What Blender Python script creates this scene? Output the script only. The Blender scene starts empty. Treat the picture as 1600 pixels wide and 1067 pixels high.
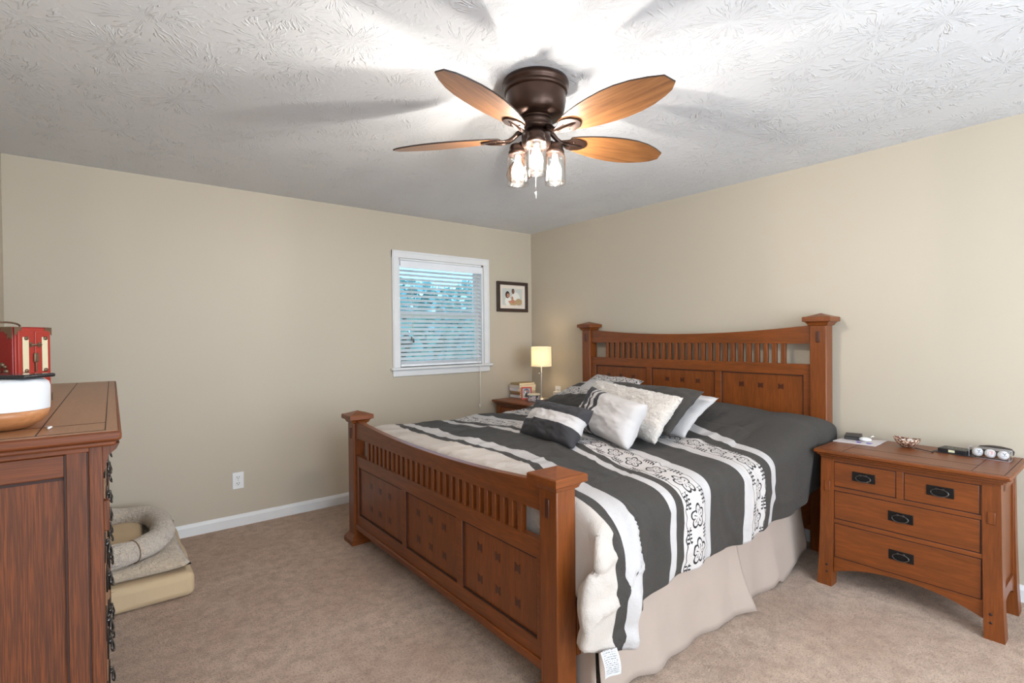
import bpy, bmesh, math, random
from mathutils import Vector, Matrix, noise
random.seed(7)
SC = bpy.context.scene
COL = SC.collection
PI = math.pi

# ------------------------------------------------------------------ camera
F, YAW, PITCH, ROLL = 805.93, 0.895786, -0.010241, -0.009618
CAM = Vector((-3.6028, -4.1635, 1.3568))
fw = Vector((math.cos(YAW)*math.cos(PITCH), math.sin(YAW)*math.cos(PITCH), math.sin(PITCH)))
r0 = Vector((math.sin(YAW), -math.cos(YAW), 0)); u0 = r0.cross(fw)
cr, sr = math.cos(ROLL), math.sin(ROLL)
rt = cr*r0 + sr*u0; up = -sr*r0 + cr*u0
cd = bpy.data.cameras.new('camera'); cam = bpy.data.objects.new('camera', cd); COL.objects.link(cam)
cd.sensor_fit = 'HORIZONTAL'; cd.sensor_width = 36.0; cd.lens = F/1600*36.0; cd.clip_start = 0.02
cam.matrix_world = Matrix(((rt.x, up.x, -fw.x, CAM.x), (rt.y, up.y, -fw.y, CAM.y), (rt.z, up.z, -fw.z, CAM.z), (0, 0, 0, 1)))
SC.camera = cam

# ------------------------------------------------------------------ world, lights, exposure
SC.view_settings.view_transform = 'Standard'; SC.view_settings.look = 'None'
SC.view_settings.gamma = 1.0; SC.view_settings.use_curve_mapping = False
SC.view_settings.exposure = 0.06
W = bpy.data.worlds.new('sky'); SC.world = W; W.use_nodes = True
bg = W.node_tree.nodes['Background']; bg.inputs[0].default_value = (0.30, 0.66, 1.0, 1); bg.inputs[1].default_value = 2.6
BULB = 4300.0       # emission of the three fan bulbs
TABLE = 13.0       # emission of the bedside bulb

def area(name, loc, direction, sx, sy, power, col):
    l = bpy.data.lights.new(name, 'AREA'); l.shape = 'RECTANGLE'; l.size = sx; l.size_y = sy; l.energy = power; l.color = col
    o = bpy.data.objects.new(name, l); COL.objects.link(o); o.location = loc
    o.rotation_euler = Vector(direction).to_track_quat('-Z', 'Y').to_euler(); return o
# fill lamps added at two invented openings behind the camera, then the outdoor sun
area('added_fill_rear', (-2.2, -6.15, 1.35), (0, 1, 0.02), 3.0, 1.9, 150, (0.95, 0.97, 1.0))
area('added_fill_side', (-4.25, -4.9, 1.45), (1, 0.0, 0.02), 1.1, 1.5, 24, (0.93, 0.96, 1.0))
sun = bpy.data.lights.new('outdoor_sun', 'SUN'); sun.energy = 12.0; sun.angle = 0.35; sun.color = (.72, .9, 1)
so = bpy.data.objects.new('outdoor_sun', sun); COL.objects.link(so); so.rotation_euler = Vector((0.12, -0.72, -1)).to_track_quat('-Z', 'Y').to_euler()

# ------------------------------------------------------------------ helpers: materials
def srgb(r, g, b):
    f = lambda c: (c/255)/12.92 if c/255 <= .04045 else ((c/255+.055)/1.055)**2.4
    return (f(r), f(g), f(b), 1)
class G:
    """tiny node-graph writer"""
    def __init__(s, name, rough=.5, spec=.5):
        s.m = bpy.data.materials.new(name); s.m.use_nodes = True; s.t = s.m.node_tree; s.n = s.t.nodes
        s.b = s.n['Principled BSDF']; s.b.inputs['Roughness'].default_value = rough
        s.b.inputs['Specular IOR Level'].default_value = spec
    def new(s, t): return s.n.new(t)
    def lk(s, a, b): s.t.links.new(a, b)
    def put(s, sock, v):
        if isinstance(v, bpy.types.NodeSocket): s.lk(v, sock)
        else: sock.default_value = v
    def M(s, op, a, b=0.0, c=0.0):
        n = s.new('ShaderNodeMath'); n.operation = op
        s.put(n.inputs[0], a); s.put(n.inputs[1], b); s.put(n.inputs[2], c); return n.outputs[0]
    def mix(s, f, a, b):
        n = s.new('ShaderNodeMix'); n.data_type = 'RGBA'
        s.put(n.inputs[0], f); s.put(n.inputs[6], a); s.put(n.inputs[7], b); return n.outputs[2]
    def obj(s): return s.new('ShaderNodeTexCoord').outputs['Object']
    def mapv(s, v, scale=(1, 1, 1), loc=(0, 0, 0)):
        n = s.new('ShaderNodeMapping'); s.lk(v, n.inputs[0]); n.inputs['Scale'].default_value = scale; n.inputs['Location'].default_value = loc; return n.outputs[0]
    def noise(s, v, sc, det=3, rough=.5, dist=0):
        n = s.new('ShaderNodeTexNoise'); s.lk(v, n.inputs['Vector']); n.inputs['Scale'].default_value = sc
        n.inputs['Detail'].default_value = det; n.inputs['Roughness'].default_value = rough; n.inputs['Distortion'].default_value = dist; return n.outputs[0]
    def ramp(s, f, stops, interp='LINEAR'):
        n = s.new('ShaderNodeValToRGB'); s.put(n.inputs[0], f); c = n.color_ramp; c.interpolation = interp
        while len(c.elements) < len(stops): c.elements.new(1.0)
        for e, (p, col) in zip(c.elements, stops): e.position = p; e.color = col if len(col) == 4 else (*col, 1)
        return n.outputs[0]
    def col(s, v): s.put(s.b.inputs['Base Color'], v); return s
    def bump(s, h, strength=.3, dist=.01):
        n = s.new('ShaderNodeBump'); n.inputs['Strength'].default_value = strength; n.inputs['Distance'].default_value = dist
        s.lk(h, n.inputs['Height']); s.lk(n.outputs[0], s.b.inputs['Normal']); return s

def plain(name, c, rough=.5, metal=0, spec=.5, bump=0, bsc=200, emit=None):
    g = G(name, rough, spec); g.b.inputs['Metallic'].default_value = metal
    v = g.obj(); n = g.noise(v, 6, 2)
    g.col(g.mix(n, tuple(x*.93 for x in c[:3])+(1,), tuple(min(1, x*1.06) for x in c[:3])+(1,)))
    if bump: g.bump(g.noise(v, bsc, 2), bump, .002)
    if emit: g.b.inputs['Emission Color'].default_value = c; g.b.inputs['Emission Strength'].default_value = emit
    return g.m
def wood(name, light, dark, axis, rough=.38, line=.35, k=16):
    g = G(name, rough, .45); sc = {'x': (1.2, k, k), 'y': (k, 1.2, k), 'z': (k, k, 1.2)}[axis]
    v = g.mapv(g.obj(), sc); n = g.noise(v, 1.6, 5, .6, .6)
    fine = g.noise(g.mapv(g.obj(), tuple(5*a for a in sc)), 2.0, 2)
    blotch = g.noise(g.obj(), 2.2, 2)
    c = g.ramp(n, [(.25, dark), (.72, light)])
    c = g.mix(g.M('MULTIPLY', g.ramp(fine, [(.42, (1, 1, 1)), (.6, (0, 0, 0))]), line), c, tuple(x*.45 for x in dark[:3])+(1,))
    c = g.mix(g.M('MULTIPLY', blotch, .5), c, tuple(x*.72 for x in light[:3])+(1,))
    g.col(c); g.b.inputs['Coat Weight'].default_value = .08; g.b.inputs['Coat Roughness'].default_value = .25
    g.bump(fine, .06, .002); return g.m

L1, D1 = srgb(140, 73, 25), srgb(100, 50, 17)
WX, WY, WZ = [wood('cherry_wood_'+a, L1, D1, a) for a in 'xyz']
INLAY = wood('dark_inlay_wood', srgb(84, 42, 24), srgb(70, 34, 20), 'z')
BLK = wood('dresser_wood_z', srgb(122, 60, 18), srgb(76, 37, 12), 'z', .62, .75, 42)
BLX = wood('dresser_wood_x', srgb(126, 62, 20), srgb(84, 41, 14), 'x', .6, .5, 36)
BLY_SHEEN = wood('dresser_sheen_tan_y', srgb(158, 112, 78), srgb(144, 98, 66), 'y', .4, .15)  # tan imitates light sheen on the dresser top; the drawers share it
SEAM = plain('dark_seam', srgb(48, 22, 14), .7)
IRON = plain('black_iron', srgb(38, 36, 36), .38, .7)
IRONHI = plain('worn_iron', srgb(92, 88, 86), .3, .9)
BRONZE = plain('oil_rubbed_bronze', srgb(66, 48, 40), .33, .75)
WHITE = plain('white_paint', srgb(226, 226, 226), .45)
WPLAS = plain('white_plastic', srgb(235, 235, 235), .35)
BLACKP = plain('black_plastic', srgb(26, 26, 28), .4)
CHROME = plain('brushed_nickel', srgb(200, 196, 190), .28, 1.0)

def wall_mat():
    g = G('beige_wall_paint', .48, .35); v = g.obj()
    n = g.noise(v, 1.3, 3)
    g.col(g.mix(n, srgb(189, 178, 160), srgb(194, 183, 165)))
    g.bump(g.noise(v, 160, 2), .06, .002); return g.m
WALL = wall_mat()
def ceil_mat():
    g = G('stomped_ceiling_texture', .85, .2); v0 = g.obj()
    wob = g.new('ShaderNodeTexNoise'); g.lk(v0, wob.inputs['Vector']); wob.inputs['Scale'].default_value = 14; wob.inputs['Detail'].default_value = 2
    va = g.new('ShaderNodeVectorMath'); va.operation = 'MULTIPLY_ADD'; g.lk(wob.outputs['Color'], va.inputs[0]); va.inputs[1].default_value = (.022, .022, 0); g.lk(v0, va.inputs[2])
    hs = []
    for k, (sc, off) in enumerate(((3.3, 0.0), (3.9, 5.3))):
        v = g.mapv(va.outputs[0], (sc, sc, 0), (off, off*.7, 0))
        vo = g.new('ShaderNodeTexVoronoi'); vo.voronoi_dimensions = '2D'; vo.inputs['Scale'].default_value = 1.0; vo.inputs['Randomness'].default_value = .85; g.lk(v, vo.inputs['Vector'])
        df = g.new('ShaderNodeVectorMath'); df.operation = 'SUBTRACT'; g.lk(v, df.inputs[0]); g.lk(vo.outputs['Position'], df.inputs[1])
        nm = g.new('ShaderNodeVectorMath'); nm.operation = 'NORMALIZE'; g.lk(df.outputs[0], nm.inputs[0])
        sp = g.new('ShaderNodeSeparateXYZ'); g.lk(nm.outputs[0], sp.inputs[0]); sc2 = g.new('ShaderNodeSeparateColor'); g.lk(vo.outputs['Color'], sc2.inputs[0])
        r = vo.outputs['Distance']
        cb = g.new('ShaderNodeCombineXYZ')
        g.put(cb.inputs[0], g.M('MULTIPLY', sp.outputs[0], 7.5)); g.put(cb.inputs[1], g.M('MULTIPLY', sp.outputs[1], 7.5))
        g.put(cb.inputs[2], g.M('ADD', g.M('MULTIPLY', r, 5.0), g.M('MULTIPLY', sc2.outputs[0], 40)))
        n = g.noise(cb.outputs[0], 1.0, 1.2, .45)
        ridge = g.ramp(n, [(.56, (0, 0, 0)), (.61, (1, 1, 1)), (.67, (1, 1, 1)), (.74, (.3, .3, .3))])
        fade = g.ramp(r, [(.03, (0, 0, 0)), (.09, (1, 1, 1)), (.36, (1, 1, 1)), (.55, (.1, .1, .1))])
        hs.append(g.M('MULTIPLY', ridge, fade))
    h = g.M('ADD', g.M('MULTIPLY', hs[0], 1.0), g.M('MULTIPLY', hs[1], .45))
    h = g.M('ADD', h, g.M('MULTIPLY', g.noise(v0, 60, 2), .12))
    g.col((.73, .745, .77, 1)); g.bump(h, .62, .008); return g.m
CEIL = ceil_mat()
def carpet_mat():
    g = G('beige_carpet', .95, .1); v = g.obj()
    big = g.noise(v, 1.3, 5, .65); mid = g.noise(v, 16, 4, .75); fine = g.noise(v, 120, 3, .8)
    c = g.mix(g.ramp(big, [(.35, (0, 0, 0)), (.65, (1, 1, 1))]), srgb(198, 165, 140), srgb(226, 198, 174))
    c = g.mix(g.ramp(mid, [(.42, (0, 0, 0)), (.66, (.65, .65, .65))]), c, srgb(160, 128, 104))
    c = g.mix(g.ramp(fine, [(.50, (0, 0, 0)), (.66, (.8, .8, .8))]), c, srgb(132, 102, 82))
    g.col(c); g.b.inputs['Sheen Weight'].default_value = .3
    g.bump(g.M('ADD', g.M('MULTIPLY', fine, .7), g.M('MULTIPLY', mid, .6)), 1.0, .02); return g.m
CARPET = carpet_mat()
def cloth(name, c, rough=.85, bsc=350, b=.15, sheen=.08, big=0.0):
    g = G(name, rough, .2); v = g.obj(); n = g.noise(v, 5, 2)
    g.col(g.mix(n, tuple(x*.93 for x in c[:3])+(1,), tuple(min(1, x*1.05) for x in c[:3])+(1,)))
    g.b.inputs['Sheen Weight'].default_value = sheen
    h = g.noise(v, bsc, 2)
    if big: h = g.M('ADD', g.M('MULTIPLY', h, .3), g.M('MULTIPLY', g.noise(v, 45, 3, .6, .8), big))
    g.bump(h, b, .012 if big else .004); return g.m
GREY, OFFW, LINEN = srgb(64, 60, 56), srgb(190, 185, 183), srgb(196, 186, 177)
GREYC = cloth('charcoal_cotton', GREY); WHC = cloth('white_cotton', OFFW)
FUR = cloth('cream_sherpa', srgb(206, 197, 188), .95, 110, 1.0, .6, 1.0)
SKIRTM = cloth('grey_beige_skirt_cloth', srgb(172, 155, 143)); 
BEDBEIGE = cloth('tan_suede', srgb(200, 176, 142)); SHERPA = cloth('tan_sherpa', srgb(206, 186, 160), .95, 70, 1.0, .6, 2.2); SHERPA2 = cloth('grey_tan_sherpa', srgb(204, 188, 170), .95, 70, 1.0, .6, 2.4)

def floral(g, a, b, P):
    """line-drawn flowers and side vines; a = across the band, b = along it. returns a 0/1 mask of dark thread"""
    M = g.M
    bb = M('SUBTRACT', M('MODULO', M('ADD', b, 10*P), P), P/2)
    r = M('SQRT', M('ADD', M('MULTIPLY', a, a), M('MULTIPLY', M('MULTIPLY', bb, .8), M('MULTIPLY', bb, .8))))
    th = M('ARCTAN2', a, M('MULTIPLY', bb, .8))
    c5 = M('COSINE', M('MULTIPLY', th, 5))
    R = M('ADD', M('MULTIPLY', M('ABSOLUTE', M('COSINE', M('MULTIPLY', th, 2.5))), .015), .027)
    m = M('LESS_THAN', M('ABSOLUTE', M('SUBTRACT', r, R)), .0040)
    sp = M('MULTIPLY', M('GREATER_THAN', c5, .90), M('MULTIPLY', M('GREATER_THAN', r, .006), M('LESS_THAN', r, .025)))
    dot = M('MULTIPLY', M('LESS_THAN', c5, -.80), M('MULTIPLY', M('GREATER_THAN', r, .018), M('LESS_THAN', r, .0245)))
    m = M('MAXIMUM', m, M('MAXIMUM', sp, dot))
    aa = M('ABSOLUTE', a)
    vine = M('LESS_THAN', M('ABSOLUTE', M('SUBTRACT', aa, M('ADD', M('MULTIPLY', M('SINE', M('MULTIPLY', b, 2*PI/.062)), .004), .073))), .0020)
    # sprigs between the flowers, leaning in from both borders
    b2 = M('SUBTRACT', M('MODULO', M('ADD', b, 10.5*P), P), P/2)
    stem = M('MULTIPLY', M('LESS_THAN', M('ABSOLUTE', b2), .034), M('LESS_THAN', M('ABSOLUTE', M('SUBTRACT', aa, M('ADD', M('MULTIPLY', M('MULTIPLY', b2, b2), -9.0), .060))), .0022))
    bl = M('SUBTRACT', M('MODULO', M('ADD', b, 10.0), .0165), .00825)
    leaf = M('LESS_THAN', M('ADD', M('POWER', M('DIVIDE', M('SUBTRACT', M('ABSOLUTE', M('SUBTRACT', aa, .058)), .009), .0075), 2.0), M('POWER', M('DIVIDE', bl, .0042), 2.0)), 1.0)
    leaf = M('MULTIPLY', leaf, M('LESS_THAN', M('ABSOLUTE', b2), .036))
    return M('MAXIMUM', m, M('MAXIMUM', vine, M('MAXIMUM', stem, leaf)))
def banded(name, bands, total, strips, P=.128, swap=False, wr=.25, dark=GREY):
    """fabric with colour bands along UV.x (in metres); strips = centres of embroidered bands"""
    g = G(name, .8, .22); uv = g.new('ShaderNodeUVMap'); sp = g.new('ShaderNodeSeparateXYZ'); g.lk(uv.outputs[0], sp.inputs[0])
    u, v = sp.outputs[0], sp.outputs[1]
    if swap: u, v = v, u
    wv = g.noise(g.obj(), 9, 2)
    u = g.M('ADD', u, g.M('MULTIPLY', g.M('SUBTRACT', wv, .5), .010))
    cols = {'D': dark, 'W': OFFW, 'L': LINEN, 'F': srgb(198, 191, 187), 'K': srgb(58, 56, 58)}
    stops = [(p/total, cols[k]) for p, k in bands]
    c = g.ramp(g.M('DIVIDE', u, total), stops, 'CONSTANT')
    for uc, hw in strips:
        a = g.M('SUBTRACT', u, uc); msk = floral(g, a, v, P)
        msk = g.M('MULTIPLY', msk, g.M('LESS_THAN', g.M('ABSOLUTE', a), hw))
        c = g.mix(msk, c, srgb(40, 38, 40))
    g.col(c); g.b.inputs['Sheen Weight'].default_value = .05
    g.bump(g.M('ADD', g.M('MULTIPLY', g.noise(g.obj(), 300, 2), .3), g.noise(g.mapv(g.obj(), (7, 12, 9)), 1.0, 3, .6, 1.0)), wr, .012)
    return g.m
DUVET = banded('striped_duvet_fabric', [(0, 'D'), (.89, 'W'), (.94, 'D'), (1.02, 'F'), (1.19, 'W'), (1.243, 'D'), (1.49, 'W'), (1.563, 'F'), (1.727, 'D'), (1.780, 'W'), (1.826, 'D'), (2.05, 'W'), (2.127, 'D'), (2.175, 'L')], 4.0, [(1.105, .082), (1.645, .080)], .150, False, .7)

# ------------------------------------------------------------------ helpers: meshes
class MB:
    def __init__(s): s.bm = bmesh.new(); s.uv = None
    def _mi(s, fs, mi, smooth=False):
        for f in fs: f.material_index = mi; f.smooth = smooth
    def box(s, x0, x1, y0, y1, z0, z1, bev=0.0, mi=0, seg=2, M=None):
        r = bmesh.ops.create_cube(s.bm, size=1.0); vs = r['verts']
        sx, sy, sz = abs(x1-x0), abs(y1-y0), abs(z1-z0)
        for v in vs: v.co = Vector((v.co.x*sx+(x0+x1)/2, v.co.y*sy+(y0+y1)/2, v.co.z*sz+(z0+z1)/2))
        fs = list({f for v in vs for f in v.link_faces}); s._mi(fs, mi)
        if bev > 0:
            es = list({e for v in vs for e in v.link_edges})
            rr = bmesh.ops.bevel(s.bm, geom=es, offset=min(bev, .45*min(sx, sy, sz)), segments=seg, profile=.5, affect='EDGES')
            vs = list({v for f in rr['faces'] for v in f.verts} | {v for v in vs if v.is_valid})
            s._mi(rr['faces'], mi, True)
        if M is not None:
            for v in vs: v.co = M @ v.co
        return vs
    def prism(s, pts, axis, a0, a1, mi=0, bev=0.0):
        """polygon pts (2-D) extruded along axis; 2-D order: x->(y,z) y->(x,z) z->(x,y)"""
        mk = {'x': lambda p, a: (a, p[0], p[1]), 'y': lambda p, a: (p[0], a, p[1]), 'z': lambda p, a: (p[0], p[1], a)}[axis]
        A = [s.bm.verts.new(mk(p, a0)) for p in pts]; B = [s.bm.verts.new(mk(p, a1)) for p in pts]; n = len(pts); fs = []
        fs.append(s.bm.faces.new(A)); fs.append(s.bm.faces.new(B[::-1]))
        for i in range(n): fs.append(s.bm.faces.new((A[i], B[i], B[(i+1) % n], A[(i+1) % n])))
        s._mi(fs, mi); bmesh.ops.recalc_face_normals(s.bm, faces=fs)
        if bev > 0:
            es = [e for f in fs[:2] for e in f.edges]
            rr = bmesh.ops.bevel(s.bm, geom=list(set(es)), offset=bev, segments=2, profile=.5, affect='EDGES'); s._mi(rr['faces'], mi, True)
        return A+B
    def lathe(s, prof, c=(0, 0, 0), n=32, mi=0, M=None, smooth=True, sx=1, sy=1):
        rings = []
        for r, z in prof:
            if r < 1e-6: rings.append([s.bm.verts.new((c[0], c[1], c[2]+z))])
            else: rings.append([s.bm.verts.new((c[0]+sx*r*math.cos(2*PI*k/n), c[1]+sy*r*math.sin(2*PI*k/n), c[2]+z)) for k in range(n)])
        fs = []
        for A, B in zip(rings, rings[1:]):
            for k in range(n):
                k2 = (k+1) % n
                if len(A) == 1 and len(B) == 1: continue
                if len(A) == 1: fs.append(s.bm.faces.new((A[0], B[k], B[k2])))
                elif len(B) == 1: fs.append(s.bm.faces.new((A[k], B[0], A[k2])))
                else: fs.append(s.bm.faces.new((A[k], B[k], B[k2], A[k2])))
        s._mi(fs, mi, smooth); bmesh.ops.recalc_face_normals(s.bm, faces=fs)
        if M is not None:
            for rg in rings:
                for v in rg: v.co = M @ v.co
    def tube(s, pts, r, n=10, mi=0, closed=False, rr=None):
        pts = [Vector(p) for p in pts]; N = len(pts); rings = []; prev = None
        for i, p in enumerate(pts):
            a = pts[(i-1) % N] if (closed or i > 0) else p; b = pts[(i+1) % N] if (closed or i < N-1) else p
            t = (b-a).normalized()
            if prev is None: u = t.orthogonal().normalized()
            else: u = (prev - t*prev.dot(t)).normalized()
            prev = u; w = t.cross(u); q = rr[i] if rr else r
            rings.append([s.bm.verts.new(p + q*(math.cos(2*PI*k/n)*u + math.sin(2*PI*k/n)*w)) for k in range(n)])
        fs = []
        for i in range(N if closed else N-1):
            A, B = rings[i], rings[(i+1) % N]
            for k in range(n): fs.append(s.bm.faces.new((A[k], A[(k+1) % n], B[(k+1) % n], B[k])))
        if not closed: fs.append(s.bm.faces.new(rings[0][::-1])); fs.append(s.bm.faces.new(rings[-1]))
        s._mi(fs, mi, True); bmesh.ops.recalc_face_normals(s.bm, faces=fs)
    def sphere(s, c, r, mi=0, sc=(1, 1, 1), sub=3):
        q = bmesh.ops.create_icosphere(s.bm, subdivisions=sub, radius=1)
        for v in q['verts']: v.co = Vector((c[0]+v.co.x*r*sc[0], c[1]+v.co.y*r*sc[1], c[2]+v.co.z*r*sc[2]))
        s._mi({f for v in q['verts'] for f in v.link_faces}, mi, True); return q['verts']
    def grid(s, fn, nu, nv, mi=0, uvf=None, smooth=True):
        V = [[s.bm.verts.new(fn(i/nu, j/nv)) for j in range(nv+1)] for i in range(nu+1)]
        if uvf and s.uv is None: s.uv = s.bm.loops.layers.uv.new('UVMap')
        for i in range(nu):
            for j in range(nv):
                f = s.bm.faces.new((V[i][j], V[i+1][j], V[i+1][j+1], V[i][j+1])); f.material_index = mi; f.smooth = smooth
                if uvf:
                    for l, (a, b) in zip(f.loops, ((i, j), (i+1, j), (i+1, j+1), (i, j+1))): l[s.uv].uv = uvf(a/nu, b/nv)
        return V
ORG = {}
def tag(o, label, cat, group=None, kind=None):
    if label: o['label'] = label
    if cat: o['category'] = cat
    if group: o['group'] = group
    if kind: o['kind'] = kind
    return o
def thing(name, label, cat, org, group=None, kind=None, rz=0.0):
    o = bpy.data.objects.new(name, None); COL.objects.link(o); o.location = org; o.rotation_euler = (0, 0, rz)
    o.empty_display_size = .05; ORG[o.name] = Vector(org); return tag(o, label, cat, group, kind)
def obj(name, mb, mats, parent=None, org=None, mod=None):
    """link a mesh; its vertices were written in world coordinates"""
    if parent is not None: org = ORG[parent.name]
    elif org is None:
        vs = [v.co for v in mb.bm.verts]
        org = Vector(((min(v.x for v in vs)+max(v.x for v in vs))/2, (min(v.y for v in vs)+max(v.y for v in vs))/2, min(v.z for v in vs)))
    org = Vector(org)
    for v in mb.bm.verts: v.co -= org
    me = bpy.data.meshes.new(name); mb.bm.to_mesh(me); mb.bm.free()
    for m in (mats if isinstance(mats, (list, tuple)) else [mats]): me.materials.append(m)
    o = bpy.data.objects.new(name, me); COL.objects.link(o); ORG[o.name] = org
    if parent is not None: o.parent = parent
    else: o.location = org
    return o
def struct(name, mb, mats, parent=None, org=None):
    o = obj(name, mb, mats, parent, org)
    if parent is None: o['kind'] = 'structure'
    return o
def copy_tree(o, parent=None):
    c = o.copy(); COL.objects.link(c); ORG[c.name] = ORG[o.name]
    if parent is not None: c.parent = parent
    for ch in list(o.children): copy_tree(ch, c)
    return c
def fbm(p, o=3): return noise.fractal(Vector(p), 1.0, 2.0, o)

# ------------------------------------------------------------------ the room
XL, YF, H = -4.03, -6.0, 2.44
m = MB(); m.box(XL-.12, .12, YF-.12, .12, -.1, 0); struct('floor', m, CARPET, org=(0, 0, 0))
m = MB(); m.box(XL-.12, .12, YF-.12, .12, H, H+.1); struct('ceiling', m, CEIL, org=(0, 0, 0))
def wall_hole(name, axis, c0, c1, a0, a1, holes):
    """a wall spanning a0..a1 between faces c0..c1, with rectangular openings (a,b,z0,z1)"""
    m = MB(); cur = a0
    def bx(p, q, z0, z1):
        if axis == 'x': m.box(p, q, c0, c1, z0, z1)
        else: m.box(c0, c1, p, q, z0, z1)
    for (p, q, z0, z1) in holes:
        bx(cur, p, 0, H); bx(p, q, 0, z0); bx(p, q, z1, H); cur = q
    bx(cur, a1, 0, H); bmesh.ops.remove_doubles(m.bm, verts=m.bm.verts, dist=1e-5)
    return struct(name, m, WALL, org=(0, 0, 0))
WX0, WX1, WZ0, WZ1 = -1.545, -0.632, 1.09, 2.055
wall_hole('wall_back', 'x', 0, .12, XL-.12, .12, [(WX0, WX1, WZ0, WZ1)])
m = MB(); m.box(0, .12, YF-.12, 0, 0, H); struct('wall_right', m, WALL, org=(0, 0, 0))
wall_hole('wall_left', 'y', XL-.12, XL, YF-.12, 0, [(-5.5, -4.35, .85, 2.1)])
wall_hole('wall_front', 'x', YF-.12, YF, XL, 0, [(-3.7, -.7, .45, 2.3)])
def baseboard(name, pts, axis, a0, a1):
    m = MB(); m.prism(pts, axis, a0, a1); struct(name, m, WHITE)
prof = [(0, 0), (.014, 0), (.014, .06), (.009, .074), (.005, .083), (0, .083)]
baseboard('baseboard_back', [(-a, z) for a, z in prof], 'x', XL, 0)
baseboard('baseboard_right', [(-a, z) for a, z in prof], 'y', YF, -.014)
baseboard('baseboard_left', [(XL+a, z) for a, z in prof], 'y', YF, -.014)

# window: casing, stool, apron, sashes, panes
def glass_mat():
    g = G('window_glass', .02); t = g.new('ShaderNodeBsdfTransparent'); t.inputs[0].default_value = (.95, .97, .98, 1)
    gl = g.new('ShaderNodeBsdfGlossy'); gl.inputs['Roughness'].default_value = .02; mx = g.new('ShaderNodeMixShader')
    fr = g.new('ShaderNodeFresnel'); fr.inputs[0].default_value = 1.45
    g.lk(fr.outputs[0], mx.inputs[0]); g.lk(t.outputs[0], mx.inputs[1]); g.lk(gl.outputs[0], mx.inputs[2]); g.lk(mx.outputs[0], g.n['Material Output'].inputs[0]); return g.m
GLASS = glass_mat()
win = thing('window_1', None, None, ((WX0+WX1)/2, 0, WZ0), kind='structure')
m = MB(); c = .064
m.box(WX0-c, WX0, -.02, 0, WZ0-.0, WZ1+c, .003); m.box(WX1, WX1+c, -.02, 0, WZ0, WZ1+c, .003); m.box(WX0-c, WX1+c, -.021, 0, WZ1, WZ1+c, .003)
m.box(WX0-c+.008, WX0-c+.02, -.026, -.018, WZ0, WZ1+c-.008, .002); m.box(WX1+c-.02, WX1+c-.008, -.026, -.018, WZ0, WZ1+c-.008, .002); m.box(WX0-c+.008, WX1+c-.008, -.027, -.018, WZ1+c-.02, WZ1+c-.008, .002)
obj('casing', m, WHITE, win)
m = MB(); m.box(WX0-c-.02, WX1+c+.02, -.05, .10, WZ0-.022, WZ0, .006); obj('window_stool', m, WHITE, win)
m = MB(); m.box(WX0-c, WX1+c, -.018, 0, WZ0-.078, WZ0-.022, .004); obj('apron', m, WHITE, win)
zm = 1.575
m = MB(); t = .028
m.box(WX0, WX0+.016, .001, .119, WZ0, WZ1); m.box(WX1-.016, WX1, .001, .119, WZ0, WZ1); m.box(WX0, WX1, .001, .119, WZ1-.016, WZ1); obj('jamb', m, WHITE, win)
for (z0, z1, y0) in ((WZ0, zm+.02, .062), (zm-.02, WZ1, .088)):
    s_ = MB(); a, b = WX0+.016, WX1-.016
    s_.box(a, a+.035, y0, y0+.024, z0, z1, .003); s_.box(b-.035, b, y0, y0+.024, z0, z1, .003)
    s_.box(a+.035, b-.035, y0, y0+.024, z0, z0+.04, .003); s_.box(a+.035, b-.035, y0, y0+.024, z1-.036, z1, .003)
    sash = obj('sash', s_, WHITE, win)
    g_ = MB(); g_.box(a+.03, b-.03, y0+.010, y0+.014, z0+.03, z1-.03); obj('pane', g_, GLASS, sash)
# unseen rear and side windows, added as openings for the fill lamps
for nm, x0, x1, y0, y1, z0, z1 in (('added_window_2', -3.7, -.7, YF-.08, YF-.04, .45, 2.3), ('added_window_3', XL-.08, XL-.04, -5.5, -4.35, .85, 2.1)):
    w2 = thing(nm, None, None, ((x0+x1)/2, (y0+y1)/2, z0), kind='structure'); f_ = MB()
    if x1-x0 > 1:
        for xx in (x0, -2.22, x1-.04): f_.box(xx, xx+.04, y0, y1, z0, z1, .003)
        f_.box(x0, x1, y0, y1, z0, z0+.04); f_.box(x0, x1, y0, y1, z1-.04, z1)
    else:
        for yy in (y0, y1-.04): f_.box(x0, x1, yy, yy+.04, z0, z1, .003)
        f_.box(x0, x1, y0, y1, z0, z0+.04); f_.box(x0, x1, y0, y1, z1-.04, z1)
    obj('added_window_frame', f_, WHITE, w2)

# ------------------------------------------------------------------ blind
bl = thing('window_blind', 'white wooden horizontal blind with open slats, hanging in the window', 'blind', ((WX0+WX1)/2, .03, WZ1-.02))
SLAT = plain('white_slat', srgb(236, 238, 242), .4)
m = MB(); m.box(WX0+.02, WX1-.02, .0, .052, WZ1-.06, WZ1-.017, .003)
obj('headrail', m, SLAT, bl)
m = MB(); m.box(WX0+.018, WX1-.018, -.012, -.002, WZ1-.085, WZ1-.02, .004); obj('valance', m, SLAT, bl)
m = MB(); nz = 22; ztop = WZ1-.105; zbot = 1.165
for k in range(nz):
    z = ztop-(ztop-zbot)*k/(nz-1)
    Mx = Matrix.Translation((0, .028, z)) @ Matrix.Rotation(math.radians(30), 4, 'X')
    m.box(WX0+.022, WX1-.022, -.024, .024, -.0013, .0013, 0, M=Mx)
obj('slats', m, SLAT, bl)
m = MB()
for k in range(5): m.box(WX0+.022, WX1-.022, .004, .050, 1.118+k*.0055, 1.1215+k*.0055, .0008)
m.box(WX0+.022, WX1-.022, .003, .051, 1.095, 1.1165, .004); obj('bottom_rail', m, SLAT, bl)
m = MB()
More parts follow.
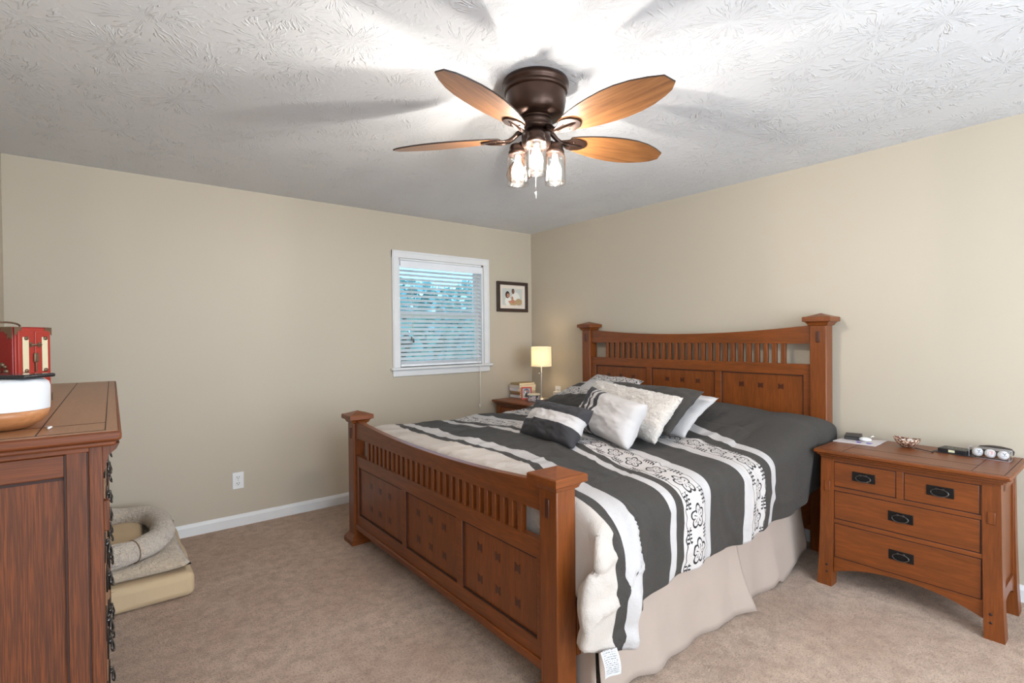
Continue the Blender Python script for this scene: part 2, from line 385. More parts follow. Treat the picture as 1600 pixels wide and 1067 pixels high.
for fx in (.12, .5, .86):
    x = WX0+(WX1-WX0)*fx
    for yy in (.003, .053): m.tube([(x, yy, 1.11), (x, yy, WZ1-.06)], .0009, 5)
obj('ladder_cords', m, plain('cord_white', srgb(225, 225, 222), .7), bl)
m = MB(); x = WX1-.085
m.tube([(x, -.008, WZ1-.085), (x, -.012, 1.14), (x+.003, -.054, 1.09), (x+.003, -.054, .70), (x+.004, -.03, .60)], .0018, 6)
m.lathe([(0, 0), (.007, -.003), (.010, -.022), (.006, -.03), (0, -.032)], (x+.004, -.04, .70), 12)
m.lathe([(0, 0), (.006, -.003), (.012, -.03), (0, -.034)], (x+.004, -.03, .60), 12)
m.tube([(x+.012, -.008, WZ1-.085), (x+.010, -.012, 1.14), (x+.006, -.054, 1.09), (x+.006, -.054, .70)], .0018, 6)
obj('pull_cord', m, plain('cord_ivory', srgb(232, 228, 218), .6), bl)
for dx, zb in ((.118, 1.352), (.136, 1.335)):
    m = MB(); m.tube([(WX0+dx, -.014, WZ1-.085), (WX0+dx, -.016, zb)], .0013, 6); tc = obj('tilt_cord', m, bpy.data.materials['cord_ivory'], bl)
    m = MB(); m.lathe([(0, 0), (.004, -.002), (.009, -.034), (.007, -.040), (0, -.040)], (WX0+dx, -.016, zb+.012), 12); obj('tassel', m, plain('grey_tassel', srgb(96, 98, 98), .6), tc)

# ------------------------------------------------------------------ outside the window
def leaf_mat(c1, c2):
    g = G('leaf_haze_blue', .6); g.col(g.mix(g.noise(g.obj(), 2.5, 2), c1, c2)); return g.m
LEAF = leaf_mat(srgb(104, 150, 150), srgb(160, 200, 196)); BARK = plain('bark', srgb(96, 84, 70), .9, bump=.5, bsc=30)  # pale blue haze is mixed into the leaf colours
m = MB(); m.box(-14, 14, .2, 30, -.5, -.4); struct('trim_1', m, plain('lawn', srgb(110, 140, 90), .95), org=(0, 0, -.5)); 
bpy.data.objects['trim_1'].name = 'ground'
rng = random.Random(3)
def tree(cx, cy, h, r, label):
    t = thing('leafy_tree', label, 'tree', (cx, cy, -.4), 'trees outside the window')
    m = MB(); m.tube([(cx, cy, -.4), (cx+.1, cy, h*.3), (cx, cy+.1, h*.6), (cx+.05, cy, h*.85)], .15, 10, rr=[.2, .16, .12, .05]); obj('trunk', m, BARK, t)
    m = MB()
    for k in range(2200):
        a, b, q = rng.uniform(0, 2*PI), rng.uniform(-1, 1), rng.uniform(.55, 1)**.5*r
        s3 = math.sqrt(1-b*b); p = Vector((cx+q*s3*math.cos(a), cy+q*s3*math.sin(a), h*.52+q*b*h*.24*1.9/r*1.0))
        n = Vector((rng.uniform(-1, 1), rng.uniform(-1, 1), rng.uniform(-1, 1))).normalized(); u = n.orthogonal().normalized(); w = n.cross(u); L = rng.uniform(.06, .12)
        vs = [m.bm.verts.new(p+L*(math.cos(j*PI/3)*u*1.5+math.sin(j*PI/3)*w*.8)) for j in range(6)]
        f = m.bm.faces.new(vs)
    obj('crown', m, LEAF, t)
tree(1.8, 6.5, 2.7, 1.7, 'green leafy tree seen through the right side of the blind slats')
tree(5.4, 8.6, 3.1, 1.9, 'green leafy tree farther off, seen through the right edge of the blind')
tree(-1.8, 6.6, 2.4, 1.7, 'low green leafy tree seen through the left side of the blind slats')

# ------------------------------------------------------------------ outlets
def outlet(name, label, o, axis):
    """plate on a wall; axis 'y' = on the back wall, 'x' = on the right wall"""
    t = thing(name, label, 'outlet', o, 'wall outlets'); 
    def P(a0, a1, d0, d1, z0, z1, bev, mb, mi=0):
        if axis == 'y': mb.box(o[0]+a0, o[0]+a1, o[1]-d1, o[1]-d0, o[2]+z0, o[2]+z1, bev, mi)
        else: mb.box(o[0]-d1, o[0]-d0, o[1]+a0, o[1]+a1, o[2]+z0, o[2]+z1, bev, mi)
    m = MB(); P(-.037, .037, 0, .007, -.06, .06, .003, m); obj('cover_plate', m, WPLAS, t)
    for zc in (.022, -.022):
        m = MB(); P(-.017, .017, .006, .010, zc-.015, zc+.015, .004, m)
        for a in (-.007, .007): P(a-.0018, a+.0018, .0095, .0103, zc-.001, zc+.009, 0, m, 1)
        P(-.003, .003, .0095, .0103, zc-.010, zc-.005, 0, m, 1)
        obj('socket', m, [WPLAS, BLACKP], t)
    m = MB(); P(-.003, .003, .006, .0085, -.003, .003, .001, m); obj('screw', m, CHROME, t)
    return t
outlet('wall_outlet', 'white wall outlet low on the beige wall above the white baseboard', (-2.83, 0, .33), 'y')
outlet('wall_outlet', 'white wall outlet half hidden behind the pillows beside the bedside lamp', (0, -.40, .79), 'x')

# ------------------------------------------------------------------ ceiling fan
FC = Vector((-2.130, -2.502, 0)); BZ = 2.208
fan = thing('ceiling_fan', 'bronze flush-mount ceiling fan with five walnut blades and three lights', 'ceiling fan', (FC.x, FC.y, H))
m = MB(); m.lathe([(0, H-.0005), (.138, H-.0005), (.142, H-.012), (.141, H-.026), (.134, H-.031), (.134, H-.036), (.138, H-.042), (.134, H-.052), (.124, H-.056)], (FC.x, FC.y, 0), 56); obj('canopy_ring', m, BRONZE, fan)
m = MB(); m.lathe([(.128, 2.388), (.128, 2.355), (.124, 2.325), (.117, 2.302), (.108, 2.291), (.070, 2.287), (.064, 2.284), (.070, 2.276), (.071, 2.262), (.066, 2.256), (.071, 2.250), (.071, 2.240), (.060, 2.232), (0, 2.232)], (FC.x, FC.y, 0), 56); obj('motor_housing', m, BRONZE, fan)
def blade_wood():
    g = G('walnut_blade', .4, .4); v = g.obj(); uv = g.new('ShaderNodeUVMap'); vv = g.mapv(uv.outputs[0], (3, 40, 1))
    n = g.noise(vv, 1.5, 4, .6, .5); c = g.ramp(n, [(.3, srgb(106, 66, 36)), (.7, srgb(150, 102, 60))]); g.col(c)
    g.b.inputs['Coat Weight'].default_value = .4; g.b.inputs['Coat Roughness'].default_value = .2; return g.m
BLW = blade_wood(); EDGE = plain('blade_edge_dark', srgb(40, 26, 20), .5)
def outline():
    top = []; bot = []
    st = [(.16, .030), (.19, .040), (.24, .052), (.30, .063), (.36, .070), (.42, .0735), (.48, .072), (.54, .064), (.60, .048), (.635, .035)]
    st = [(r*.985, w*1.22) for r, w in st]
    for r, w in st: top.append((r, w)); bot.append((r, -w))
    return top+[(.655, .014), (.642, -.034)]+bot[::-1][1:]
ph0 = math.radians(200.9)
proto_blade = None
for k in range(5):
    a = ph0+k*2*PI/5
    T = Matrix.Translation((FC.x, FC.y, BZ)) @ Matrix.Rotation(a, 4, 'Z') @ Matrix.Rotation(math.radians(-12.5), 4, 'X')
    m = MB(); uvl = m.bm.loops.layers.uv.new('UVMap'); pts = outline()
    A = [m.bm.verts.new((x, y, -.003)) for x, y in pts]; B = [m.bm.verts.new((x, y, .003)) for x, y in pts]
    f1 = m.bm.faces.new(A); f2 = m.bm.faces.new(B[::-1])
    for i in range(len(pts)):
        j = (i+1) % len(pts); f = m.bm.faces.new((A[i], B[i], B[j], A[j])); f.material_index = 1
    bmesh.ops.recalc_face_normals(m.bm, faces=m.bm.faces)
    for f in m.bm.faces:
        for l in f.loops: l[uvl].uv = (l.vert.co.x+k*1.7, l.vert.co.y)
    for v in m.bm.verts: v.co = T @ v.co
    bd = obj('blade', m, [BLW, EDGE], fan)
    m = MB()   # blade iron: curved arm out of the flywheel, ending in a leaf-shaped pad under the blade
    Ti = Matrix.Translation((FC.x, FC.y, BZ)) @ Matrix.Rotation(a, 4, 'Z')
    path = [(.058, 0, .030), (.080, 0, .022), (.100, 0, .004), (.120, 0, -.008), (.150, 0, -.009)]
    m.tube([Ti @ Vector(q) for q in path], .01, 10, rr=[.012, .011, .010, .011, .008])
    pad = [(.112, .010), (.145, .024), (.165, .040), (.190, .043), (.222, .034), (.244, .010), (.244, -.010), (.222, -.034), (.190, -.043), (.165, -.040), (.145, -.024), (.112, -.010)]
    m2 = MB(); m2.prism(pad, 'z', -.010, -.0032, bev=.002)
    m2.tube([(.13, 0, -.012), (.16, 0, -.0135), (.20, 0, -.012), (.225, 0, -.0105)], .006, 8, rr=[.008, .008, .006, .002])
    for q in ((.175, .02), (.175, -.02), (.215, 0)): m2.sphere((q[0], q[1], -.0105), .004, sub=1)
    for v in m2.bm.verts: v.co = T @ v.co
    tm = bpy.data.meshes.new('t'); m2.bm.to_mesh(tm); m.bm.from_mesh(tm); m2.bm.free(); bpy.data.meshes.remove(tm)
    obj('blade_iron', m, BRONZE, bd)
m = MB(); m.lathe([(0, 2.232), (.050, 2.232), (.052, 2.225), (.062, 2.222), (.063, 2.196), (.061, 2.190), (.063, 2.182), (.062, 2.172), (.050, 2.158), (.030, 2.152), (.012, 2.150), (.008, 2.143), (0, 2.142)], (FC.x, FC.y, 0), 44); kit = obj('light_kit', m, BRONZE, fan)
def clear_glass():
    g = G('clear_jar_glass', .03); t = g.new('ShaderNodeBsdfTransparent'); t.inputs[0].default_value = (.96, .96, .95, 1)
    gl = g.new('ShaderNodeBsdfGlossy'); gl.inputs['Roughness'].default_value = .06; mx = g.new('ShaderNodeMixShader')
    lw = g.new('ShaderNodeLayerWeight'); lw.inputs[0].default_value = .35
    g.lk(g.M('MINIMUM', g.M('ADD', g.M('MULTIPLY', lw.outputs['Facing'], .55), .03), 1.0), mx.inputs[0]); g.lk(t.outputs[0], mx.inputs[1]); g.lk(gl.outputs[0], mx.inputs[2]); g.lk(mx.outputs[0], g.n['Material Output'].inputs[0]); return g.m
JAR = clear_glass()
def emis(name, c, s):
    g = G(name); e = g.new('ShaderNodeEmission'); e.inputs[0].default_value = c; e.inputs[1].default_value = s; g.lk(e.outputs[0], g.n['Material Output'].inputs[0]); return g.m
BULBM = emis('filament_glow', (1, .94, .87, 1), BULB)
def bulb_glass():
    g = G('glowing_bulb_glass'); e = g.new('ShaderNodeEmission'); e.inputs[0].default_value = (1, .95, .86, 1); e.inputs[1].default_value = 2.6
    t = g.new('ShaderNodeBsdfTransparent'); a = g.new('ShaderNodeAddShader'); g.lk(e.outputs[0], a.inputs[0]); g.lk(t.outputs[0], a.inputs[1]); g.lk(a.outputs[0], g.n['Material Output'].inputs[0]); return g.m
BULBG = bulb_glass()
for ang in (228.5, 348.5, 108.5):
    a = math.radians(ang); c = FC+Vector((math.cos(a)*.094, math.sin(a)*.094, 0)); d = Vector((math.cos(a), math.sin(a), 0))
    m = MB(); b0 = FC+d*.055; m.tube([b0+Vector((0, 0, 2.188)), FC+d*.075+Vector((0, 0, 2.192)), FC+d*.094+Vector((0, 0, 2.180))], .014, 12)
    m.lathe([(0, 2.196), (.024, 2.196), (.033, 2.190), (.036, 2.178), (.036, 2.166), (.040, 2.163), (.040, 2.150), (.036, 2.148), (0, 2.148)], (c.x, c.y, 0), 32)
    so_ = obj('lamp_socket', m, BRONZE, kit)
    m = MB(); m.lathe([(.030, 2.158), (.036, 2.154), (.042, 2.148), (.0455, 2.138), (.0465, 2.12), (.0465, 2.03), (.0455, 2.018), (.0430, 2.018), (.0440, 2.03), (.0440, 2.12), (.043, 2.138), (.040, 2.146), (.034, 2.151), (.028, 2.153)], (c.x, c.y, 0), 40); obj('glass_jar', m, JAR, fan)
    m = MB(); m.lathe([(.0, 2.149), (.013, 2.149), (.013, 2.125)], (c.x, c.y, 0), 20); obj('bulb_base', m, WPLAS, fan)
    m = MB(); m.lathe([(.013, 2.125), (.016, 2.115), (.026, 2.092), (.029, 2.075), (.027, 2.058), (.018, 2.046), (0, 2.041)], (c.x, c.y, 0), 24); lb_ = obj('light_bulb', m, BULBG, fan)
    m = MB(); m.lathe([(0, 2.100), (.004, 2.098), (.004, 2.050), (0, 2.048)], (c.x, c.y, 0), 12); obj('filament', m, BULBM, lb_)
m = MB(); q = FC+Vector((-.064*math.cos(math.radians(48)), -.064*math.sin(math.radians(48)), 2.201))
for k_, (dz, mi) in enumerate(((0, 0), (.0, 1))):
    w = .013; tx = Vector((math.sin(math.radians(48)), -math.cos(math.radians(48)), 0)); nn = Vector((-math.cos(math.radians(48)), -math.sin(math.radians(48)), 0))*.0012
    o_ = q+nn*(k_+1)
    a_, b_ = ((-w, w), (-w*.98, -w*.35))[k_]
    f = m.bm.faces.new([m.bm.verts.new(o_+tx*a_+Vector((0, 0, -.007))), m.bm.verts.new(o_+tx*b_+Vector((0, 0, -.007))), m.bm.verts.new(o_+tx*b_+Vector((0, 0, .007))), m.bm.verts.new(o_+tx*a_+Vector((0, 0, .007)))]); f.material_index = mi
obj('sticker', m, [plain('sticker_pale', srgb(240, 225, 222), .5), plain('sticker_orange', srgb(214, 120, 70), .5)], fan)
for (ang, zz0, ln) in ((205, 2.20, .15), (228, 2.15, .175)):
    a = math.radians(ang); rr_ = .066 if ang == 205 else .0
    px, py = FC.x+rr_*math.cos(a)-.004, FC.y+rr_*math.sin(a)
    m = MB(); zb = zz0-ln
    m.tube([(px, py, zz0), (px, py, zb)], .0012, 6)
    for j in range(int(ln/.008)): m.sphere((px, py, zz0-j*.008), .0016, sub=1)
    m.lathe([(0, 0), (.0025, -.001), (.003, -.03), (0, -.032)], (px, py, zb), 10); obj('pull_chain', m, CHROME, fan)

# ------------------------------------------------------------------ bed frame
bed = thing('wooden_bed', 'large cherry wood slatted bed with square capped posts against the right wall', 'bed', (-1.2, -1.85, 0))
def bowtie(mb, face, yc, zc, w=.034, h=.040, dx=-.0012, mi=1):
    a, b = w/2, w/2*.5
    pts = [(yc-a, zc-h/2), (yc, zc-h/2*.55), (yc+a, zc-h/2), (yc+a, zc+h/2), (yc, zc+h/2*.55), (yc-a, zc+h/2)]
    mb.prism(pts, 'x', face+dx, face+.004, mi)
def bed_post(cx, cy, hw, ztop, cap, base, faceT, T=None):
    """square post with flared capital, low pyramid cap and stepped foot; T rotates the footboard a little"""
    def fin(mb):
        if T is not None:
            for v in mb.bm.verts: v.co = T @ v.co
        return mb
    m = MB(); m.box(cx-hw, cx+hw, cy-hw, cy+hw, 0.0, ztop, .005)
    post = obj('bed_post', fin(m), WZ, bed)
    m = MB(); q = cap
    def fr(z0, a0, z1, a1):
        P0 = [(cx+sx*a0, cy+sy*a0, z0) for sx, sy in ((-1, -1), (1, -1), (1, 1), (-1, 1))]; P1 = [(cx+sx*a1, cy+sy*a1, z1) for sx, sy in ((-1, -1), (1, -1), (1, 1), (-1, 1))]
        A = [m.bm.verts.new(p) for p in P0]; B = [m.bm.verts.new(p) for p in P1]
        for i in range(4): m.bm.faces.new((A[i], A[(i+1) % 4], B[(i+1) % 4], B[i]))
        return A, B
    seq = [(ztop-.022, hw+.001), (ztop-.018, hw+.008), (ztop-.004, hw+.014), (ztop+.003, q-.010), (ztop+.005, q), (ztop+.030, q), (ztop+.034, q-.004), (ztop+.035, q-.014), (ztop+.056, .004)]
    first = None; prev = None
    for (z0, a0), (z1, a1) in zip(seq, seq[1:]): fr(z0, a0, z1, a1)
    A, B = fr(ztop+.056, .004, ztop+.0565, .003); m.bm.faces.new(B)
    bmesh.ops.remove_doubles(m.bm, verts=m.bm.verts, dist=1e-5); bmesh.ops.recalc_face_normals(m.bm, faces=m.bm.faces)
    obj('post_cap', fin(m), WX, post)
    if base:
        m = MB()
        for (z0, a0), (z1, a1) in zip([(0, hw+.026), (.028, hw+.026), (.040, hw+.018), (.052, hw+.008), (.062, hw+.001)], [(.028, hw+.026), (.040, hw+.018), (.052, hw+.008), (.062, hw+.001), (.0621, hw)]): fr(z0, a0, z1, a1)
        bmesh.ops.remove_doubles(m.bm, verts=m.bm.verts, dist=1e-5); bmesh.ops.recalc_face_normals(m.bm, faces=m.bm.faces); obj('post_foot', fin(m), WX, post)
    m = MB(); m.box(cx-hw-.006, cx-hw+.003, cy-.011, cy+.011, ztop-.125, ztop-.055, .003); obj('tenon_plug', fin(m), INLAY, post)
    return post
def end_board(xf, y0, y1, rail_end, rail_mid, rail_bot, low_top, pan_top, pan_bot, bot, stiles, rows, sp0, sp1, T=None):
    """xf front face; y0 (camera side) < y1"""
    def fin(mb):
        if T is not None:
            for v in mb.bm.verts: v.co = T @ v.co
        return mb
    # curved top rail
    m = MB(); N = 32; top = []
    for i in range(N+1):
        f = i/N; s_ = abs(2*f-1); top.append((y0+(y1-y0)*f, rail_mid+(rail_end-rail_mid)*s_**2.1))
    m.prism([(y0, rail_bot)]+top+[(y1, rail_bot)], 'x', xf, xf+.034, bev=.002); obj('top_rail', fin(m), WY, bed)
    # panelled board
    m = MB(); d = .034
    m.box(xf, xf+d, y0, y1, pan_top, low_top, .002)
    m.box(xf, xf+d, y0, y1, bot+.03, pan_bot, .002)
    cur = y0
    for (p, q) in stiles:           # panel spans
        m.box(xf, xf+d, cur, p, pan_bot-.001, pan_top+.001, .0015); cur = q
    m.box(xf, xf+d, cur, y1, pan_bot-.001, pan_top+.001, .0015)
    m.box(xf-.010, xf+d+.006, y0, y1, bot, bot+.034, .006)
    obj('board_frame', fin(m), WY, bed)
    for (p, q) in stiles:
        m = MB(); m.box(xf+.011, xf+.022, p-.004, q+.004, pan_bot-.004, pan_top+.004)
        for z0, z1, a, b in ((pan_top-.006, pan_top, p, q), (pan_bot, pan_bot+.006, p, q), (pan_bot, pan_top, p, p+.005), (pan_bot, pan_top, q-.005, q)):
            m.box(xf+.004, xf+.012, a, b, z0, z1, 0, 2)
        mid = (p+q)/2
        for z in rows:
            for k in (-1, 0, 1): bowtie(m, xf+.011, mid+k*.133, z)
        obj('panel', fin(m), [WZ, INLAY, SEAM], bed)
    n = int(round((sp1-sp0)/.0575)); 
    for k in range(n+1):
        y = sp0+(sp1-sp0)*k/n; m = MB(); m.box(xf+.004, xf+.030, y-.0135, y+.0135, low_top-.002, rail_bot+.002, .002); obj('spindle', fin(m), WZ, bed)
HP = .048
bed_post(-.092, -2.858, HP, 1.425, .080, False, 0); bed_post(-.092, -.915, HP, 1.425, .080, False, 0)
end_board(-.122, -2.81, -.963, 1.408, 1.362, 1.292, 1.163, 1.092, .50, .12, [(-2.766, -2.213), (-2.163, -1.614), (-1.564, -1.018)], (1.01,), -2.64, -1.145)
ang = -math.atan2(.020, 1.945); yc0 = -1.8005
TF = Matrix.Translation((-2.272, yc0, 0)) @ Matrix.Rotation(ang, 4, 'Z') @ Matrix.Translation((2.272, -yc0, 0))
bed_post(-2.272, yc0-.9725, HP, .815, .080, True, 0, TF); bed_post(-2.272, yc0+.9725, HP, .815, .080, True, 0, TF)
end_board(-2.306, yc0-.925, yc0+.925, .814, .772, .697, .585, .512, .20, .10, [(-2.690, -2.165), (-2.115, -1.590), (-1.545, -.920)], (.425, .285), -2.585, -1.065, TF)
for y in (-2.80, -.90):
    m = MB(); m.box(-2.225, -.14, y-.015, y+.015, .16, .36, .004)
    for z in (.22, .25, .30): m.sphere((-2.19, y-.016, z), .006, sub=1, mi=1)
    obj('side_rail', m, [WX, SEAM], bed)

# ------------------------------------------------------------------ mattress, skirt, duvet
m = MB(); m.box(-2.13, -.13, -2.78, -.90, .40, .685, .06, seg=4); tag(obj('mattress', m, cloth('mauve_grey_sheet', srgb(176, 160, 158))), 'thick mattress under the striped duvet, only its grey sheet showing near the headboard', 'mattress')
m = MB(); m.box(-2.18, -.15, -2.77, -.93, .16, .395, .02); tag(obj('box_spring', m, cloth('beige_ticking', srgb(190, 180, 168))), 'box spring beneath the mattress, behind the pleated bed skirt', 'box spring')
def skirt_pt(x, t, x0, x1, ph, hem):
    z = .40*(1-t)+hem*t
    f = math.sin(x*26+ph)*.006*t+math.sin(x*11+ph*2)*.013*t+fbm((x*3, t*2, ph), 2)*.012*t
    return (x, -2.842-.045*t**1.3+f, z)
m = MB()
def hemz(x): return .012+.012*math.sin(x*9)*0.5+.006*math.sin(x*31)+(.055*max(0, (x+.60)/.2) if x > -.6 else 0)
xs0, xsp, xs1 = -.36, -1.17, -2.185
m.grid(lambda a, b: skirt_pt(xs0+(xsp-.055-xs0)*a, b, 0, 0, 0, hemz(xs0+(xsp-xs0)*a)+.018*max(0, 1-abs((xs0+(xsp-xs0)*a)+.75)/.04)), 70, 14)
def second(a, b):
    x = xsp+.015+(xs1-xsp)*a; p = skirt_pt(x, b, 0, 0, 3.1, max(.004, hemz(x)-.006)); k = max(0, 1-a*12)
    return (p[0]+.02*b*k, p[1]-.014-.05*b*k*b, p[2])
m.grid(second, 80, 14)
def footsk(a, b):
    y = -2.862+a*(2.862-.87); z = .40*(1-b)+.004*b; return (-2.19-.02*b-.008*math.sin(y*17)*b, y-(.04*b if a < .02 else 0), z)
m.grid(footsk, 70, 10)
m.grid(lambda a, b: (xs0+(xs1-xs0)*a, -.862+.03*b+.006*math.sin(a*60)*b, .40*(1-b)+.008*b), 50, 8)
sk = obj('bed_skirt', m, SKIRTM); tag(sk, 'grey-beige bed skirt with an open pleat hanging from the bed to the carpet', 'bed skirt')
so2 = sk.modifiers.new('thick', 'SOLIDIFY'); so2.thickness = .003

# duvet: rows from the near hem over the top to the far hem
def lerp_tab(tab, x):
    if x <= tab[0][0]: return tab[0][1]
    for (a, p), (b, q) in zip(tab, tab[1:]):
        if x <= b: return p+(q-p)*(x-a)/(b-a)
    return tab[-1][1]
HEM = [(-2.36, .30), (-2.29, .262), (-2.2, .225), (-2.10, .225), (-2.075, .33), (-1.95, .335), (-1.75, .372), (-1.5, .372), (-1.2, .368), (-.9, .378), (-.65, .405), (-.5, .43), (-.4, .455), (-.3, .51), (-.18, .64)]
def sm(a, b, x): t = max(0, min(1, (x-a)/(b-a))); return t*t*(3-2*t)
def top_z(x, y):
    z = .722+.012*math.cos((y+1.85)*1.4)
    z += .040*math.exp(-((x+1.3)/.7)**2)*math.exp(-((y+1.7)/.8)**2)*.4
    hb = sm(-.98, -.50, x)                       # bed pillows under the duvet by the headboard
    e = 1-abs((y+1.86)/1.06)**4
    z += hb*.140*max(0, e)**.6
    if x > -.30: z -= .03*((x+.30)/.15)**2
    return z
def duvet_pt(x, s):
    """s in 0..1 across the bed"""
    hem = lerp_tab(HEM, x); zt = top_z(x, -2.55)
    bulge = .022*math.exp(-((x+.38)/.26)**2)
    yN = -2.905-.015-bulge*.9; yE = -2.80
    ns = .235; fs = .80
    if s < ns:                                   # near drop
        t = s/ns; a = t*t*.25+t*.75
        z = hem+(zt-.004-hem)*math.sin(a*PI/2)**.93
        y = yN-.010*math.sin(t*PI)-bulge*.4*math.sin(t*PI)+(yE+.085-yN)*max(0, (a-.50)/.50)**2.4
        fold = (1-t)*(.014*math.sin(x*13+1.0)+.008*math.sin(x*29+2))
        y += fold
        if x < -2.06 and x > -2.40: y -= .035*math.sin(PI*min(1, t*1.3)) if t < .77 else 0
    elif s < fs:
        t = (s-ns)/(fs-ns); y = (yE+.085)+(-.93-(yE+.085))*t; z = top_z(x, y)
        k = sm(0, .12, t); z = (zt-.004)*(1-k)+z*k
    else:
        t = (s-fs)/(1-fs); yf = -.80 if x < -.75 else -.80-.075*sm(-.75, -.6, x)
        y = -.93+(yf+.93)*math.sin(t*PI/2)**1.0; z = top_z(x, -.93)-(top_z(x, -.93)-.45)*(1-math.cos(t*PI/2))**1.2
    # wrinkles
    def rid(p): return (1-min(1, abs(noise.noise(Vector(p)))*2.2))**3
    k1 = rid((x*2.6+y*1.7, y*1.5-x*.8, 2.0)); k2 = rid((x*5.5-y*2.1, y*3.0+x*1.3, 7.0)); k3 = rid((x*1.6+y*4.2, y*4.0, 11.0))
    wv = fbm((x*2.3, y*1.2+x*.7, z), 3)*.016+k1*.013+k2*.007+k3*.006*sm(-1.2, -1.9, x)
    amp = .4 if x > -.75 else 1.0
    if s < ns:
        q = rid((x*3.5+z*1.6, z*2.2-x*1.2, 5.0))*.013+rid((x*7+z*2, z*1.8, 9.0))*.006+fbm((x*3, z*2, 4), 2)*.014
        y -= q*max(amp, .75)*min(1, s/ns*3+.3)
        if x < -2.04: y -= .022*rid((x*5+z*3, z*5-x*4, 1.0)) + .03*noise.noise(Vector((x*6, z*6, 3.3)))
    else: z += wv*amp
    return Vector((x, y, z))
NX, NS_ = 220, 230
U0, U1 = -.165, -2.215
m = MB(); m.uv = m.bm.loops.layers.uv.new('UVMap')
rows = []
for i in range(NX+1+14):
    row = []
    for j in range(NS_+1):
        s = j/NS_
        inside = sm(.07, .20, s)
        if i <= NX:
            f = i/NX; xe = U1*inside+(-2.315)*(1-inside)
            x = U0+(xe-U0)*f; p = duvet_pt(x, s)
            if f > .985 and inside > .3: p.z -= .02*((f-.985)/.015)**2*inside
            u = -x
        else:
            k = (i-NX)/14; x = U1*inside+(-2.315)*(1-inside); p = duvet_pt(x, s)
            drop = .30*inside; p.z = p.z-.02*inside-drop*k; p.x += (-.006*math.sin(k*PI*.5)*inside)+(.02*k)*(1-inside); p.y += .012*math.sin(p.y*22)*k*inside+(.035*k)*(1-inside if s < .3 else 0)
            u = -x+drop*k+.01
        sh = .15*sm(-2.86, -2.15, p.y)
        row.append((m.bm.verts.new(p), (u+sh, 0.0)))
    acc = 0; out = []
    for j, (v, uv_) in enumerate(row):
        if j: acc += (v.co-row[j-1][0].co).length
        out.append((v, (uv_[0], acc)))
    rows.append(out)
for A, B in zip(rows, rows[1:]):
    for j in range(NS_):
        q = (A[j], B[j], B[j+1], A[j+1]); f = m.bm.faces.new([v for v, _ in q]); f.smooth = True
        for l, (_, uv_) in zip(f.loops, q): l[m.uv].uv = uv_
bmesh.ops.recalc_face_normals(m.bm, faces=m.bm.faces)
duv = obj('striped_duvet', m, DUVET); tag(duv, 'charcoal and white striped duvet with embroidered flower bands spread over the bed', 'duvet')
sd = duv.modifiers.new('thick', 'SOLIDIFY'); sd.thickness = .016; sd.offset = -1
# care tag hanging from the foot corner
tgp = MB(); tgp.uv = tgp.bm.loops.layers.uv.new('UVMap')
tgp.grid(lambda a, b: (-2.268+.080*a+.014*b, -2.968-.012*math.sin(b*2.5)+.004*math.sin(a*5), .262-.095*b-.010*a), 8, 10, uvf=lambda a, b: (a, b))
def tagmat():
    g = G('care_tag_cloth', .7); uv = g.new('ShaderNodeUVMap'); sp = g.new('ShaderNodeSeparateXYZ'); g.lk(uv.outputs[0], sp.inputs[0])
    ln = g.M('GREATER_THAN', g.M('SINE', g.M('MULTIPLY', sp.outputs[1], 82)), .1)
    wd = g.M('GREATER_THAN', g.noise(g.mapv(uv.outputs[0], (26, 13.05, 1)), 1.0, 0), .44)
    ed = g.M('MULTIPLY', g.M('GREATER_THAN', sp.outputs[0], .10), g.M('LESS_THAN', sp.outputs[0], .88)); e2 = g.M('LESS_THAN', sp.outputs[1], .9)
    g.col(g.mix(g.M('MULTIPLY', g.M('MULTIPLY', g.M('MULTIPLY', ln, wd), g.M('MULTIPLY', ed, e2)), .7), srgb(206, 206, 208), srgb(50, 50, 56))); return g.m
ct = obj('care_tag', tgp, tagmat(), duv); ct['label'] = 'white printed care tag'; ct.location = (0, 0, 0)

